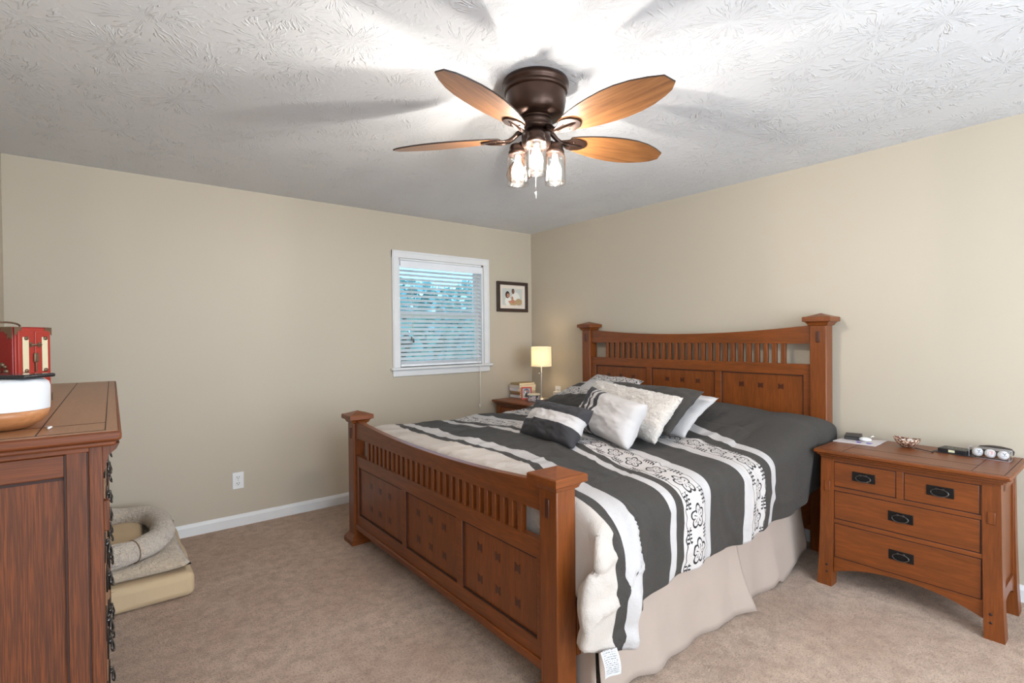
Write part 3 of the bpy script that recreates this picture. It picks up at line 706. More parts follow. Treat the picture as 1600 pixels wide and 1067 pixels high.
# ------------------------------------------------------------------ pillows
def pillow(name, label, BR, BL, TR, TL, T, mat, off=None, puff=.44, uvs=(1, 1), seed=0, pin=.035, wr=.008, group='pillows piled on the duvet', lump=None):
    BR, BL, TR, TL = map(Vector, (BR, BL, TR, TL)); n = ((BL-BR).cross(TR-BR)).normalized()
    if n.z > 0 and n.x > 0: n = -n
    if n.x > 0: n = -n
    m = MB(); m.uv = m.bm.loops.layers.uv.new('UVMap'); N = 80 if mat == FUR else 40; fz = .005 if mat == FUR else 0
    def pt(u, v, side):
        # the sides pull in between the corners
        uu = u+(pin*math.sin(PI*v))*(1-2*u); vv = v+(pin*math.sin(PI*u))*(1-2*v)
        p = (BR*(1-uu)+BL*uu)*(1-vv)+(TR*(1-uu)+TL*uu)*vv
        a = max(0, 1-abs(2*u-1)**2.6); b = max(0, 1-abs(2*v-1)**2.6); h = (a*b)**puff
        w = fbm((u*4+seed, v*4, seed), 3)*wr*2+abs(fbm((u*9+seed, v*7+seed, 2), 2))*wr*1.5
        edge = math.sin(30*(u+v)+seed)*.002*(1-h)
        q = Vector((noise.noise(p*95), noise.noise(p*95+Vector((9, 9, 9))), noise.noise(p*60)))*fz
        return p+n*side*(T/2*h+w*h)+n*edge+q
    V = {}
    for side in (1, -1):
        for i in range(N+1):
            for j in range(N+1):
                rim = i in (0, N) or j in (0, N)
                key = (i, j, 0 if rim else side)
                if key not in V: V[key] = m.bm.verts.new(pt(i/N, j/N, side))
        for i in range(N):
            for j in range(N):
                q = [(i, j), (i+1, j), (i+1, j+1), (i, j+1)]
                ks = [(a, b, 0 if (a in (0, N) or b in (0, N)) else side) for a, b in q]
                if side < 0: ks = ks[::-1]; q = q[::-1]
                try: f = m.bm.faces.new([V[k] for k in ks])
                except ValueError: continue
                f.smooth = True
                for l, (a, b) in zip(f.loops, q): l[m.uv].uv = (a/N*uvs[0], b/N*uvs[1])
    bmesh.ops.recalc_face_normals(m.bm, faces=m.bm.faces)
    o = obj(name, m, mat); tag(o, label, 'pillow', group)
    return o
LUMB = banded('lumbar_pillow_fabric', [(0, 'K'), (.125, 'W'), (.218, 'K')], 1.0, [], swap=True, wr=.15, dark=srgb(62, 60, 62))
STRP = banded('striped_pillow_fabric', [(0, 'W'), (.285, 'K'), (.315, 'W'), (.340, 'K'), (.362, 'W'), (.385, 'K')], 1.0, [], wr=.2)
SHAM = banded('flower_sham_fabric', [(0, 'D'), (.155, 'F'), (.325, 'W'), (.335, 'D'), (.425, 'W')], 1.0, [(.24, .08)], .12, True, wr=.15)
pillow('lumbar_pillow', 'small dark grey lumbar pillow with a wide white band, frontmost of the pile', (-1.70, -2.275, .770), (-1.665, -1.80, .765), (-1.545, -2.285, .955), (-1.51, -1.80, .965), .15, LUMB, uvs=(.5, .32), seed=1)
pillow('striped_pillow', 'white square pillow with dark stripes at one end, behind the lumbar pillow', (-1.50, -2.475, .768), (-1.335, -1.93, .79), (-1.37, -2.505, .990), (-1.215, -1.975, 1.040), .17, STRP, uvs=(.5, .45), seed=5)
pillow('sherpa_pillow', 'cream fuzzy sherpa pillow standing behind the striped white pillow', (-1.30, -2.497, .775), (-1.06, -1.66, .80), (-1.105, -2.545, 1.01), (-.90, -1.73, 1.045), .14, FUR, seed=9, pin=.03)
pillow('dark_pillow_sham', 'plain charcoal pillow leaning between the cream fuzzy pillow and a pale one', (-1.16, -2.49, .80), (-1.10, -1.75, .80), (-.84, -2.51, 1.022), (-.80, -1.80, 1.03), .12, GREYC, seed=13, pin=.03)
pillow('pale_pillow', 'pale grey pillow at the back of the pile, nearest the headboard', (-1.03, -2.50, .775), (-.96, -1.66, .80), (-.71, -2.53, .975), (-.64, -1.66, 1.00), .10, WHC, seed=17, pin=.03)
pillow('flower_pillow_sham', 'flower-banded pillow sham lying flat at the far side of the bed, by the lamp', (-.93, -1.66, .84), (-.86, -1.05, .785), (-.47, -1.70, .975), (-.40, -1.10, .955), .10, SHAM, uvs=(.65, .5), seed=21, pin=.02)
pillow('white_flower_pillow', 'white pillow with small dark flowers, peeping above the cream fuzzy pillow', (-.80, -1.75, .84), (-.76, -1.25, .84), (-.40, -1.75, 1.01), (-.38, -1.26, 1.03), .10, banded('pale_flower_fabric', [(0, 'W'), (.33, 'F')], 1.0, [(.41, .08)], .12, True, wr=.15), uvs=(.6, .5), seed=25, pin=.03)

# ------------------------------------------------------------------ nightstands
def handle(mb, pl, yc, zc, xf, s=1.0):
    """black plate with an oval bail, on a face looking to -x"""
    mb.box(xf-.004, xf, yc-.051*s, yc+.051*s, zc-.024*s, zc+.024*s, .002, 0)
    pts = []
    for k in range(24):
        a = 2*PI*k/24; pts.append((xf-.010-.006*max(0, -math.sin(a)), yc+.033*s*math.cos(a), zc-.004*s+.0165*s*math.sin(a)))
    mb.tube(pts, .0026*s, 8, 1, True)
    for dy in (-.012, .012): mb.sphere((xf-.006, yc+dy*s, zc+.011*s), .0055*s, 1, sub=2)
def nightstand():
    T = thing('nightstand', 'cherry wood nightstand with four drawers at the right of the bed', 'nightstand', (-.33, -3.39, 0), 'matching nightstands')
    zt = .736; m = MB(); x0, x1, y0, y1 = -.592, -.075, -3.780, -3.003
    m.box(x0, x1, y0, y1, zt-.020, zt, .005)
    m.box(x0+.012, x1-.002, y0+.012, y1-.012, zt-.032, zt-.020, .005); m.box(x0+.024, x1-.004, y0+.024, y1-.024, zt-.044, zt-.032, .004)
    e = .0006
    for a in ((x0+.022, x1-.02, y0+.022, y0+.0245), (x0+.022, x1-.02, y1-.0245, y1-.022), (x0+.022, x0+.0245, y0+.022, y1-.022), (x0+.17, x0+.1720, y0+.13, y1-.13), (x0+.022, x1-.02, y0+.13, y0+.1325), (x0+.022, x1-.02, y1-.1325, y1-.13)):
        m.box(a[0], a[1], a[2], a[3], zt-.002, zt+e, 0, 1)
    obj('top', m, [WY, SEAM], T)
    F0 = -.545; yl, yr = -3.025, -3.742
    for side in (1, -1):
        for fb in (0, 1):
            m = MB()
            # leg: flares outward towards the floor
            ya = yl if side > 0 else yr; yi = ya-side*.062
            xf_ = F0 if fb == 0 else -.150; w = .055 if fb == 0 else -.055; flx = -.016 if fb == 0 else .02
            zz = [0, .12, .35, .694]; fl = [.016, .010, .004, 0]
            for (z0, q0), (z1, q1) in zip(zip(zz, fl), list(zip(zz, fl))[1:]):
                A = [(xf_+flx*q0/.016, ya+side*q0, z0), (xf_+flx*q0/.016, yi+side*q0*.5, z0), (xf_+w, yi+side*q0*.5, z0), (xf_+w, ya+side*q0, z0)]
                B = [(xf_+flx*q1/.016, ya+side*q1, z1), (xf_+flx*q1/.016, yi+side*q1*.5, z1), (xf_+w, yi+side*q1*.5, z1), (xf_+w, ya+side*q1, z1)]
                A = [m.bm.verts.new(p) for p in A]; B = [m.bm.verts.new(p) for p in B]
                for i in range(4): m.bm.faces.new((A[i], A[(i+1) % 4], B[(i+1) % 4], B[i]))
                if z0 == 0: m.bm.faces.new(A[::-1])
            bmesh.ops.remove_doubles(m.bm, verts=m.bm.verts, dist=1e-5); bmesh.ops.recalc_face_normals(m.bm, faces=m.bm.faces)
            if fb == 0:
                yc = (ya+yi)/2; m.box(F0-.007, F0+.002, yc-.014, yc+.014, .508, .562, .003, 0)
                for z in (.075, .112): m.lathe([(0, 0), (.0055, 0), (.0055, .004), (0, .0045)], n=12, mi=1, M=Matrix.Translation((F0-.010, yc-side*.012+side*.012, z)) @ Matrix.Rotation(-PI/2, 4, 'Y'))
            obj('leg', m, [WZ, SEAM], T)
    # carcass frame between the legs
    m = MB(); ya, yb = yr+.060, yl-.060; d0, d1 = F0+.008, F0+.05
    m.box(d0, -.17, ya, yb, .150, .69); 
    for z0, z1 in ((.672, .694), (.517, .537), (.343, .364)): m.box(F0+.001, d1, ya, yb, z0, z1, .002)
    m.box(F0+.001, d1, -3.392, -3.362, .537, .672, .002)
    N = 20; pts = [(ya+(yb-ya)*k/N, .078+.062*(1-abs(2*k/N-1)**2.2)) for k in range(N+1)]
    m.prism([(yb, .158), (ya, .158)]+pts, 'x', F0+.003, F0+.028)
    obj('drawer_frame', m, WY, T)
    for ys in (yl, yr):      # framed side panels
        s = 1 if ys == yl else -1; m = MB(); a, b = (ys-.022, ys-.010) if s > 0 else (ys+.010, ys+.022)
        m.box(F0+.05, -.20, a, b, .16, .694)
        a, b = (ys-.014, ys-.001) if s > 0 else (ys+.001, ys+.014)
        m.box(F0+.055, F0+.12, a, b, .17, .694, .002); m.box(-.215, -.19, a, b, .17, .694, .002); m.box(F0+.055, -.19, a, b, .64, .694, .002)
        pts = [(F0+.055+(-.19-F0-.055)*k/12, .10+.05*(1-abs(2*k/12-1)**2)) for k in range(13)]
        m.prism([(-.19, .20), (F0+.055, .20)]+pts, 'y', a, b); obj('side_panel', m, WZ, T)
    for (a, b, z0, z1) in ((-3.359, -3.088, .541, .668), (-3.670, -3.395, .541, .668), (-3.672, -3.088, .368, .513), (-3.676, -3.088, .161, .339)):
        m = MB(); m.box(F0+.004, F0+.03, a, b, z0, z1, .002); dr = obj('drawer', m, WY, T)
        m = MB(); m.box(F0+.0055, F0+.008, a-.004, b+.004, z0-.004, z1+.004); obj('drawer_gap', m, SEAM, dr)
        m = MB(); handle(m, None, (a+b)/2, (z0+z1)/2+.006, F0+.004); obj('handle', m, [IRON, IRONHI], dr)
    return T
ns = nightstand()
ns2 = copy_tree(ns); ns2.location.y += 2.932; ns2['label'] = 'cherry wood nightstand in the corner under the window side, behind the bed'

# things on the right nightstand
ZT = .7372
def quad_sheet(m, pts, z, th, mi=0): m.prism(pts, 'z', z, z+th, mi)
m = MB(); quad_sheet(m, [(-.325, -3.005), (-.315, -3.210), (-.100, -3.205), (-.185, -2.975+-.04)], ZT, .004)
for (x, y, w, l) in ((-.275, -3.12, .035, .02), (-.26, -3.165, .02, .03), (-.285, -3.17, .012, .02), (-.24, -3.10, .02, .014)): m.box(x-w/2, x+w/2, y-l/2, y+l/2, ZT+.004, ZT+.0044, 0, 1)
for k in range(5): m.box(-.27+k*.02, -.268+k*.02, -3.09-.002*k, -3.03, ZT+.004, ZT+.0043, 0, 2)
tag(obj('paper_mail', m, [plain('paper_white', srgb(206, 198, 197), .7), plain('print_violet', srgb(96, 84, 176), .7), plain('print_grey', srgb(150, 140, 140), .7)]), 'white printed mail lying on the left end of the right nightstand', 'paper')
m = MB(); Mx = Matrix.Translation((-.175, -3.06, ZT+.0045)) @ Matrix.Rotation(.25, 4, 'Z'); m.box(-.055, .055, -.042, .042, 0, .016, .005, M=Mx); m.box(-.054, .054, -.041, .041, .0162, .024, .005, M=Mx)
tag(obj('leather_wallet', m, plain('black_leather', srgb(54, 50, 48), .55, bump=.3)), 'folded black leather wallet lying on the white mail', 'wallet')
m = MB(); m.sphere((-.225, -3.135, ZT+.0165), .012, sc=(1.9, 2.6, 1.0)); m.tube([(-.20, -3.155, ZT+.028), (-.19, -3.162, ZT+.034), (-.188, -3.166, ZT+.030)], .003, 8)
tag(obj('earphone_case', m, WPLAS), 'small glossy white earphone case beside the wallet on the mail', 'earphone case')
def rope_mat():
    g = G('carved_shell', .5); n = g.noise(g.obj(), 95, 2, .5, 1.0)
    g.col(g.ramp(n, [(.40, srgb(84, 46, 34)), (.50, srgb(120, 74, 56)), (.56, srgb(206, 180, 156))], 'LINEAR')); g.bump(n, .5, .004); return g.m
m = MB(); bc = (-.200, -3.322, ZT)
m.lathe([(0, .004), (.028, .002), (.040, .010), (.055, .026), (.061, .042), (.058, .043), (.050, .030), (.035, .016), (0, .012)], bc, 36, sx=.8, sy=1.0)
for v in m.bm.verts: v.co.z += .010*abs((v.co.y-bc[1])/.06)**2
tag(obj('carved_bowl', m, rope_mat()), 'small brown carved shell bowl on the right nightstand', 'bowl')
m = MB(); m.sphere((-.19, -3.335, ZT+.034), .012, sc=(1, 1.3, .8)); m.sphere((-.205, -3.305, ZT+.032), .010)
tag(obj('trinket', m, WPLAS), 'small white trinket lying inside the carved bowl', 'trinket')
m = MB(); m.tube([(-.235, -3.365, ZT+.006), (-.245, -3.40, ZT+.004), (-.262, -3.44, ZT+.003)], .0022, 6); m.tube([(-.262, -3.44, ZT+.003), (-.266, -3.448, ZT+.003)], .0035, 6)
tag(obj('thin_cable', m, BLACKP), 'short thin black cable lying in front of the carved bowl', 'cable')
m = MB(); Mx = Matrix.Translation((-.175, -3.520, ZT)) @ Matrix.Rotation(-.12, 4, 'Z')
m.box(-.06, .06, -.085, .075, 0, .003, 0, 1, M=Mx); m.box(-.05, .04, -.058, .058, .003, .022, .002, 0, M=Mx)
for k in range(5): m.box(-.005, .006, -.036+k*.015, -.028+k*.015, .0220, .0224, 0, 2, M=Mx)
m.box(-.0506, -.0500, -.012, .014, .006, .018, 0, 3, M=Mx)
tag(obj('black_card_box', m, [BLACKP, plain('black_sleeve', srgb(46, 44, 46), .5), plain('gold_print', srgb(150, 140, 110), .5), plain('cream_label', srgb(220, 216, 180), .6)]), 'flat black box with tiny gold lettering beside the clear ball case', 'box')
bx = thing('ball_case', 'clear plastic case holding three white balls on the nightstand corner', 'case', (-.215, -3.655, ZT), rz=0)
Mx = Matrix.Translation((-.215, -3.658, ZT)) @ Matrix.Rotation(-.10, 4, 'Z')
m = MB(); m.box(-.024, .024, -.074, .074, 0, .048, .003, 0, M=Mx); m.box(-.020, .020, -.0765, -.074, .006, .042, .001, 0, M=Mx); obj('clear_box', m, JAR, bx)
m = MB(); C8 = [Mx @ Vector((a, b, c)) for a in (-.024, .024) for b in (-.074, .074) for c in (.001, .048)]
for i in range(8):
    for j in range(i+1, 8):
        if bin(i ^ j).count('1') == 1: m.tube([C8[i], C8[j]], .0007, 5)
obj('box_edges', m, plain('frosted_edge', srgb(200, 198, 206), .4), bx)
NAVY = plain('navy_print', srgb(36, 40, 78), .5); REDP = plain('red_print', srgb(206, 88, 92), .5); BALL = plain('white_ball', srgb(236, 236, 240), .35)
def text_on_ball(txt, c, r, size, mat, az):
    cu = bpy.data.curves.new('ball_logo', 'FONT'); cu.body = txt; cu.size = size; cu.align_x = 'CENTER'; cu.align_y = 'CENTER'; cu.resolution_u = 3
    to = bpy.data.objects.new('tmp', cu); COL.objects.link(to); bpy.context.view_layer.update()
    me = bpy.data.meshes.new_from_object(to); bpy.data.objects.remove(to); mb = MB(); mb.bm.from_mesh(me); bpy.data.meshes.remove(me)
    bmesh.ops.triangulate(mb.bm, faces=mb.bm.faces)
    n = Vector((math.cos(az), math.sin(az), .25)).normalized(); tx = Vector((0, 0, 1)).cross(n).normalized(); ty = n.cross(tx)
    for v in mb.bm.verts:
        d = (n*r+tx*v.co.x+ty*v.co.y).normalized(); v.co = Vector(c)+d*(r+.0004)
    return mb
for k, (txt, mt) in enumerate((('N', NAVY), ('B', REDP), ('N', NAVY))):
    c = Mx @ Vector((0, .047-.047*k, .0245))
    m = MB(); m.sphere(c, .0213); b_ = obj('golf_ball', m, BALL); tag(b_, ['white ball with navy letters, leftmost in the clear case', 'white ball with a red emblem, middle one in the clear case', 'white ball with navy letters, rightmost in the clear case'][k], 'ball', 'balls in the clear case')
    mb = text_on_ball(txt, c, .0213, .026 if k != 1 else .020, mt, math.radians(205)); 
    if k != 1:
        mb2 = text_on_ball('Y', c, .0214, .026, mt, math.radians(203)); me_ = bpy.data.meshes.new('t'); mb2.bm.to_mesh(me_); mb.bm.from_mesh(me_); bpy.data.meshes.remove(me_); mb2.bm.free()
    else: mb.tube([Vector(c)+(Vector((-.9, -.42, .25)).normalized()*.0185+Vector((0.42, -.9, 0)).normalized()*.0105*math.cos(t_*PI/10)+Vector((.1, .05, 1)).normalized()*.0105*math.sin(t_*PI/10)) for t_ in range(20)], .0007, 5, 0, True)
    obj('emblem', mb, mt, b_)
m = MB(); Mx2 = Matrix.Translation((-.100, -3.66, ZT+.005)) @ Matrix.Rotation(.0, 4, 'Z')
m.lathe([(0, 0), (.062, 0), (.068, .005), (.070, .022), (.060, .034), (.03, .040), (0, .041)], (0, 0, 0), 36, M=Mx2, sx=.55, sy=1.0)
tag(obj('black_pouch', m, plain('dark_pouch', srgb(52, 44, 40), .6)), 'dark rounded pouch lying behind the clear ball case', 'pouch')
m = MB(); m.tube([(-.02, -3.80, .30), (-.05, -3.80, .20), (-.20, -3.795, .17), (-.30, -3.80, .12), (-.33, -3.81, .05), (-.28, -3.82, .006), (-.12, -3.86, .005), (-.03, -3.95, .005)], .003, 8)
tag(obj('power_cord', m, BLACKP), 'thin black power cord looping beside the right leg of the nightstand', 'cord')

# ------------------------------------------------------------------ left nightstand: lamp, books, frame
def shade_mat():
    g = G('lampshade_fabric', .8); t = g.new('ShaderNodeBsdfTranslucent'); t.inputs[0].default_value = (.96, .90, .76, 1)
    d = g.new('ShaderNodeBsdfDiffuse'); d.inputs[0].default_value = (.85, .8, .68, 1); mx = g.new('ShaderNodeMixShader'); mx.inputs[0].default_value = .42
    g.lk(d.outputs[0], mx.inputs[1]); g.lk(t.outputs[0], mx.inputs[2]); g.lk(mx.outputs[0], g.n['Material Output'].inputs[0]); return g.m
lx, ly = -.235, -.410
lamp = thing('table_lamp', 'slim table lamp with a lit cream drum shade in the room corner', 'lamp', (lx, ly, ZT))
m = MB(); m.lathe([(.098, 1.250), (.100, 1.060)], (lx, ly, 0), 40); m.lathe([(.0965, 1.060), (.0965, 1.250)], (lx, ly, 0), 40); obj('lamp_shade', m, shade_mat(), lamp)
m = MB(); m.lathe([(0, ZT), (.072, ZT), (.074, ZT+.004), (.072, ZT+.012), (.02, ZT+.018), (.008, ZT+.024), (.007, ZT+.40), (.006, 1.15), (0, 1.15)], (lx, ly, 0), 32); obj('lamp_stem', m, CHROME, lamp)
m = MB(); m.tube([(lx-.018, ly+.012, 1.08), (lx-.018, ly+.012, 1.0)], .0012, 6); m.lathe([(0, 0), (.004, -.002), (.004, -.02), (0, -.022)], (lx-.018, ly+.012, 1.0), 10); obj('pull_switch', m, CHROME, lamp)
m = MB(); m.sphere((lx, ly, 1.15), .028, sc=(1, 1, 1.25)); obj('lamp_bulb', m, emis('warm_bulb', (1, .78, .48, 1), TABLE*4.5), lamp)
def tin_mat():
    g = G('patterned_tin', .5); v = g.noise(g.obj(), 40, 1, .5, .5); g.col(g.ramp(v, [(.44, srgb(60, 64, 76)), (.50, srgb(214, 206, 200)), (.62, srgb(190, 178, 190))], 'LINEAR')); return g.m
m = MB(); m.lathe([(0, 0), (.058, 0), (.060, .004), (.060, .058), (0, .058)], (-.375, -.455, ZT), 36); m.lathe([(0, .070), (.060, .070), (.063, .066), (.063, .056), (.060, .056)], (-.375, -.455, ZT), 36, 1)
tag(obj('round_tin', m, [tin_mat(), plain('cream_lid', srgb(226, 216, 196), .5)]), 'round patterned tin with a cream lid in front of the lamp', 'tin')
m = MB(); m.box(-.20, -.135, -.60, -.535, ZT, ZT+.085, .006); tag(obj('white_box', m, plain('pale_carton', srgb(222, 216, 206), .6)), 'small pale box on the far nightstand behind the flower sham', 'box')
PAGE = plain('page_edges', srgb(232, 218, 188), .8)
bk = [(.150, .225, .026, srgb(214, 212, 216), .10), (.140, .210, .020, srgb(150, 112, 84), .02), (.145, .215, .018, srgb(186, 148, 108), .12), (.150, .225, .030, srgb(226, 224, 232), .0), (.155, .230, .030, srgb(206, 196, 186), .16), (.135, .205, .020, srgb(168, 148, 108), .05)]
z = ZT; lab = ['white-covered book at the bottom of the far nightstand stack', 'brown book, second from the bottom of the book stack', 'tan book, third from the bottom of the book stack', 'thick white book in the middle of the book stack', 'thick pale grey book, second from the top of the stack', 'khaki book on top of the book stack']
bcx, bcy = -.215, -.105
for (l, w, h, c, r), lb in zip(bk, lab):
    Mx = Matrix.Translation((bcx+random.uniform(-.006, .006), bcy+random.uniform(-.006, .006), z)) @ Matrix.Rotation(r*.5-.03, 4, 'Z')
    t = thing('book', lb, 'book', (bcx, bcy, z), 'books stacked on the far nightstand')
    m = MB(); m.box(-w/2, w/2, -l/2, l/2, 0, .0025, .001, M=Mx); m.box(-w/2, w/2, -l/2, l/2, h-.0025, h, .001, M=Mx); m.box(-w/2, -w/2+.003, -l/2, l/2, 0, h, .001, M=Mx); obj('cover', m, plain('book_cover', c, .55), t)
    m = MB(); m.box(-w/2+.003, w/2-.003, -l/2+.003, l/2-.003, .0025, h-.0025, 0, M=Mx); obj('pages', m, PAGE, t); z += h+.0006
def frame_pic(name, label, T, w, h, bw, depth, fm, matm=None, matw=0, img=None, group=None):
    t = thing(name, label, 'picture', T.to_translation(), group)
    m = MB()
    for a in ((-w/2, w/2, h/2-bw, h/2), (-w/2, w/2, -h/2, -h/2+bw), (-w/2, -w/2+bw, -h/2+bw, h/2-bw), (w/2-bw, w/2, -h/2+bw, h/2-bw)): m.box(a[0], a[1], -depth, 0, a[2], a[3], .003, M=T)
    obj('frame', m, fm, t)
    if matm:
        m = MB(); iw, ih = w/2-bw, h/2-bw
        for a in ((-iw, iw, ih-matw, ih), (-iw, iw, -ih, -ih+matw), (-iw, -iw+matw, -ih+matw, ih-matw), (iw-matw, iw, -ih+matw, ih-matw)): m.box(a[0], a[1], -depth*.45, -depth*.3, a[2], a[3], 0, M=T)
        obj('mat_board', m, matm, t)
    m = MB(); m.box(-w/2+bw*.7, w/2-bw*.7, -depth*.28, -depth*.1, -h/2+bw*.7, h/2-bw*.7, 0, M=T); y = -depth*.285
    for k, (cx, cz, rx, rz, mi) in enumerate(img):
        N = 20; vs = [m.bm.verts.new(T @ Vector((cx+rx*math.cos(2*PI*i/N), y-.0003*(k+1), cz+rz*math.sin(2*PI*i/N)))) for i in range(N)]; f = m.bm.faces.new(vs); f.material_index = mi
        f.normal_update()
    obj('photograph', m, PHM, t); return t
PHM = [plain('photo_grey', srgb(196, 198, 192), .5), plain('photo_hair', srgb(48, 36, 34), .5), plain('photo_skin', srgb(186, 128, 100), .5), plain('photo_white', srgb(226, 224, 216), .5), plain('photo_khaki', srgb(176, 150, 112), .5), plain('photo_blue', srgb(70, 92, 140), .5), plain('photo_brown', srgb(110, 76, 60), .5)]
T = Matrix.Translation((-.268, -.0005, 1.761))
frame_pic('wall_picture', 'dark wooden framed family photograph hanging right of the window', T, .402, .308, .034, .026, plain('dark_walnut_frame', srgb(58, 42, 36), .35), plain('cream_mat', srgb(226, 214, 200), .8), .034,
 img=[(.045, -.01, .055, .06, 3), (-.055, -.045, .04, .045, 3), (.085, -.05, .045, .035, 4), (.01, -.06, .05, .03, 4), (-.062, .022, .028, .036, 1), (-.056, .014, .017, .022, 2), (.010, .060, .018, .026, 1), (.011, .054, .016, .024, 6), (0, -.012, .013, .018, 2), (.005, -.048, .022, .024, 2), (-.025, -.05, .03, .010, 2)])
yw = math.radians(-42)
T = Matrix.Translation((-.352, -.322, ZT+.062)) @ Matrix.Rotation(yw, 4, 'Z') @ Matrix.Rotation(math.radians(-9), 4, 'X')
fr_ = frame_pic('photo_frame', 'small red picture frame standing in front of the stacked books', T, .104, .122, .014, .012, plain('red_lacquer', srgb(196, 62, 48), .35),
 img=[(0, .01, .028, .034, 5), (-.012, .012, .010, .014, 3), (.012, .016, .010, .012, 2), (.0, -.02, .022, .018, 1), (-.02, -.012, .008, .012, 3), (.024, -.012, .008, .014, 3), (0, .024, .008, .010, 2)])
m = MB(); m.prism([(0, .03), (.045, -.058), (.041, -.0605), (-.002, .028)], 'x', -.012, .012)
for v in m.bm.verts: v.co = T @ v.co
obj('easel_back', m, BLACKP, fr_)

# ------------------------------------------------------------------ dresser
DX, DY, DZ = -3.600, -2.700, 1.157
DR = thing('long_dresser', 'long reddish-brown wooden dresser with iron drawer pulls along the left wall', 'dresser', (DX, DY, 0), rz=-.015)
Lg = 1.70; xb = -4.015
m = MB(); x1 = DX+.034; ya, yb = DY-.030, DY+Lg+.030
m.box(xb, x1, ya, yb, DZ-.022, DZ-.0008, .006, 2); m.box(xb, x1-.010, ya+.010, yb-.010, DZ-.034, DZ-.022, .005, 2); m.box(xb+.006, x1-.007, ya+.007, yb-.007, DZ-.004, DZ, 0, 0)  # last thin sheet lays the painted sheen tan over the dark slab
for a in ((x1-.030, x1-.0278, ya+.026, yb-.026), (x1-.1450, x1-.1425, ya+.026, yb-.026), (xb+.02, x1-.028, ya+.026, ya+.0285), (xb+.02, x1-.028, ya+.16, ya+.1625)): m.box(a[0], a[1], a[2], a[3], DZ-.002, DZ+.0005, 0, 1)
obj('top', m, [BLY_SHEEN, SEAM, BLX], DR)
for yy, nm in ((DY, 0), (DY+Lg-.022, 1)):
    m = MB(); m.box(xb+.06, DX-.06, yy+.010, yy+.020, .16, 1.07)
    m.box(DX-.064, DX-.026, yy+.002, yy+.022, .10, DZ-.034, .003, 0); m.box(xb+.02, xb+.062, yy+.002, yy+.022, .10, DZ-.034, .003, 0)
    m.box(xb+.062, DX-.064, yy+.003, yy+.022, .10, .22, .003, 1); m.box(xb+.062, DX-.064, yy+.003, yy+.022, 1.062, 1.110, .003, 1)
    m.box(xb+.02, DX-.0, yy+.001, yy+.022, 1.111, DZ-.034, .002, 1)
    for a in ((DX-.0655, DX-.0625), (DX-.0275, DX-.025)): m.box(a[0], a[1], yy+.0012, yy+.004, .10, 1.110, 0, 2)
    m.box(xb+.062, DX-.064, yy+.0095, yy+.012, 1.055, 1.063, 0, 2)
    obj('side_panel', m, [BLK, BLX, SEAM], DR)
for yy in (DY, DY+Lg-.06):
    m = MB(); m.box(DX-.025, DX, yy, yy+.06, 0, DZ-.034, .003); m.box(DX-.002, DX+.010, yy+.018, yy+.042, .925, .995, .003)
    m.prism([(DX-.001, DZ-.034), (DX+.030, DZ-.034), (DX+.024, DZ-.046), (DX+.010, DZ-.058), (DX+.004, DZ-.09), (DX-.001, DZ-.10)], 'y', yy+.008, yy+.052); obj('front_post', m, BLK, DR)
    m = MB(); m.box(xb, xb+.05, yy, yy+.06, 0, .17, .003); obj('rear_foot', m, BLK, DR)
m = MB(); m.box(xb+.01, DX-.028, DY+.022, DY+Lg-.022, .12, DZ-.036); m.box(DX-.026, DX-.006, DY+.06, DY+Lg-.06, .10, .15, .002); m.box(DX-.026, DX-.006, DY+.06, DY+Lg-.06, 1.09, DZ-.034, .002); obj('carcass', m, BLK, DR)
rowsz = [(.945, 1.085), (.755, .930), (.565, .740), (.365, .550), (.160, .350)]
cw = (Lg-.12)/3
for (z0, z1) in rowsz:
    for c_ in range(3):
        a = DY+.06+c_*cw+.006; b = a+cw-.012; m = MB(); m.box(DX-.026, DX-.003, a, b, z0, z1, .003); dr = obj('drawer', m, BLY_SHEEN, DR)
        for hy in ((.5,) if z0 > .9 else (.2, .8)):
            m = MB(); handle(m, None, 0, 0, 0, 1.0)
            for v in m.bm.verts: v.co = Vector((DX-.003-v.co.x, a+(b-a)*hy+v.co.y, (z0+z1)/2+v.co.z))
            bmesh.ops.recalc_face_normals(m.bm, faces=m.bm.faces); obj('handle', m, [IRON, IRONHI], dr)

# things on the dresser
df = thing('aroma_diffuser', 'white rounded aroma diffuser with a wooden base on the dresser', 'diffuser', (-3.778, -2.535, DZ+.001))
dc = (-3.778, -2.535, DZ+.001)
m = MB(); m.lathe([(0, .0), (.045, .0), (.052, .003), (.070, .014), (.080, .028), (.0835, .043), (0, .043)], dc, 56); obj('wooden_base', m, wood('pale_base_wood', srgb(196, 136, 88), srgb(160, 98, 56), 'x', .45, .25), df)
m = MB(); m.lathe([(.0838, .0435), (.0845, .06), (.0845, .094), (.082, .104), (.074, .111), (.06, .1135), (0, .114)], dc, 56); obj('white_cover', m, plain('satin_white', srgb(212, 214, 218), .35), df)
m = MB(); Mx = Matrix.Translation((-3.772, -2.525, DZ+.1155)) @ Matrix.Rotation(math.radians(-38), 4, 'Z')
m.box(-.082, .082, -.040, .040, 0, .0085, .0035, M=Mx, seg=3); m.box(-.078, .078, -.036, .036, .0083, .0090, 0, 1, M=Mx)
tag(obj('smartphone', m, [BLACKP, plain('phone_screen', srgb(60, 58, 62), .12)]), 'black phone lying flat on top of the white diffuser', 'phone')
m = MB(); m.tube([(-3.70, -2.585, DZ+.004), (-3.69, -2.60, DZ+.004), (-3.695, -2.61, DZ+.003)], .0025, 6); tag(obj('diffuser_plug', m, WPLAS), 'tiny white cord end beside the wooden diffuser base', 'cord')
JB = Vector((-3.812, -1.955, DZ+.001)); aF = math.radians(50); aL = math.radians(140)
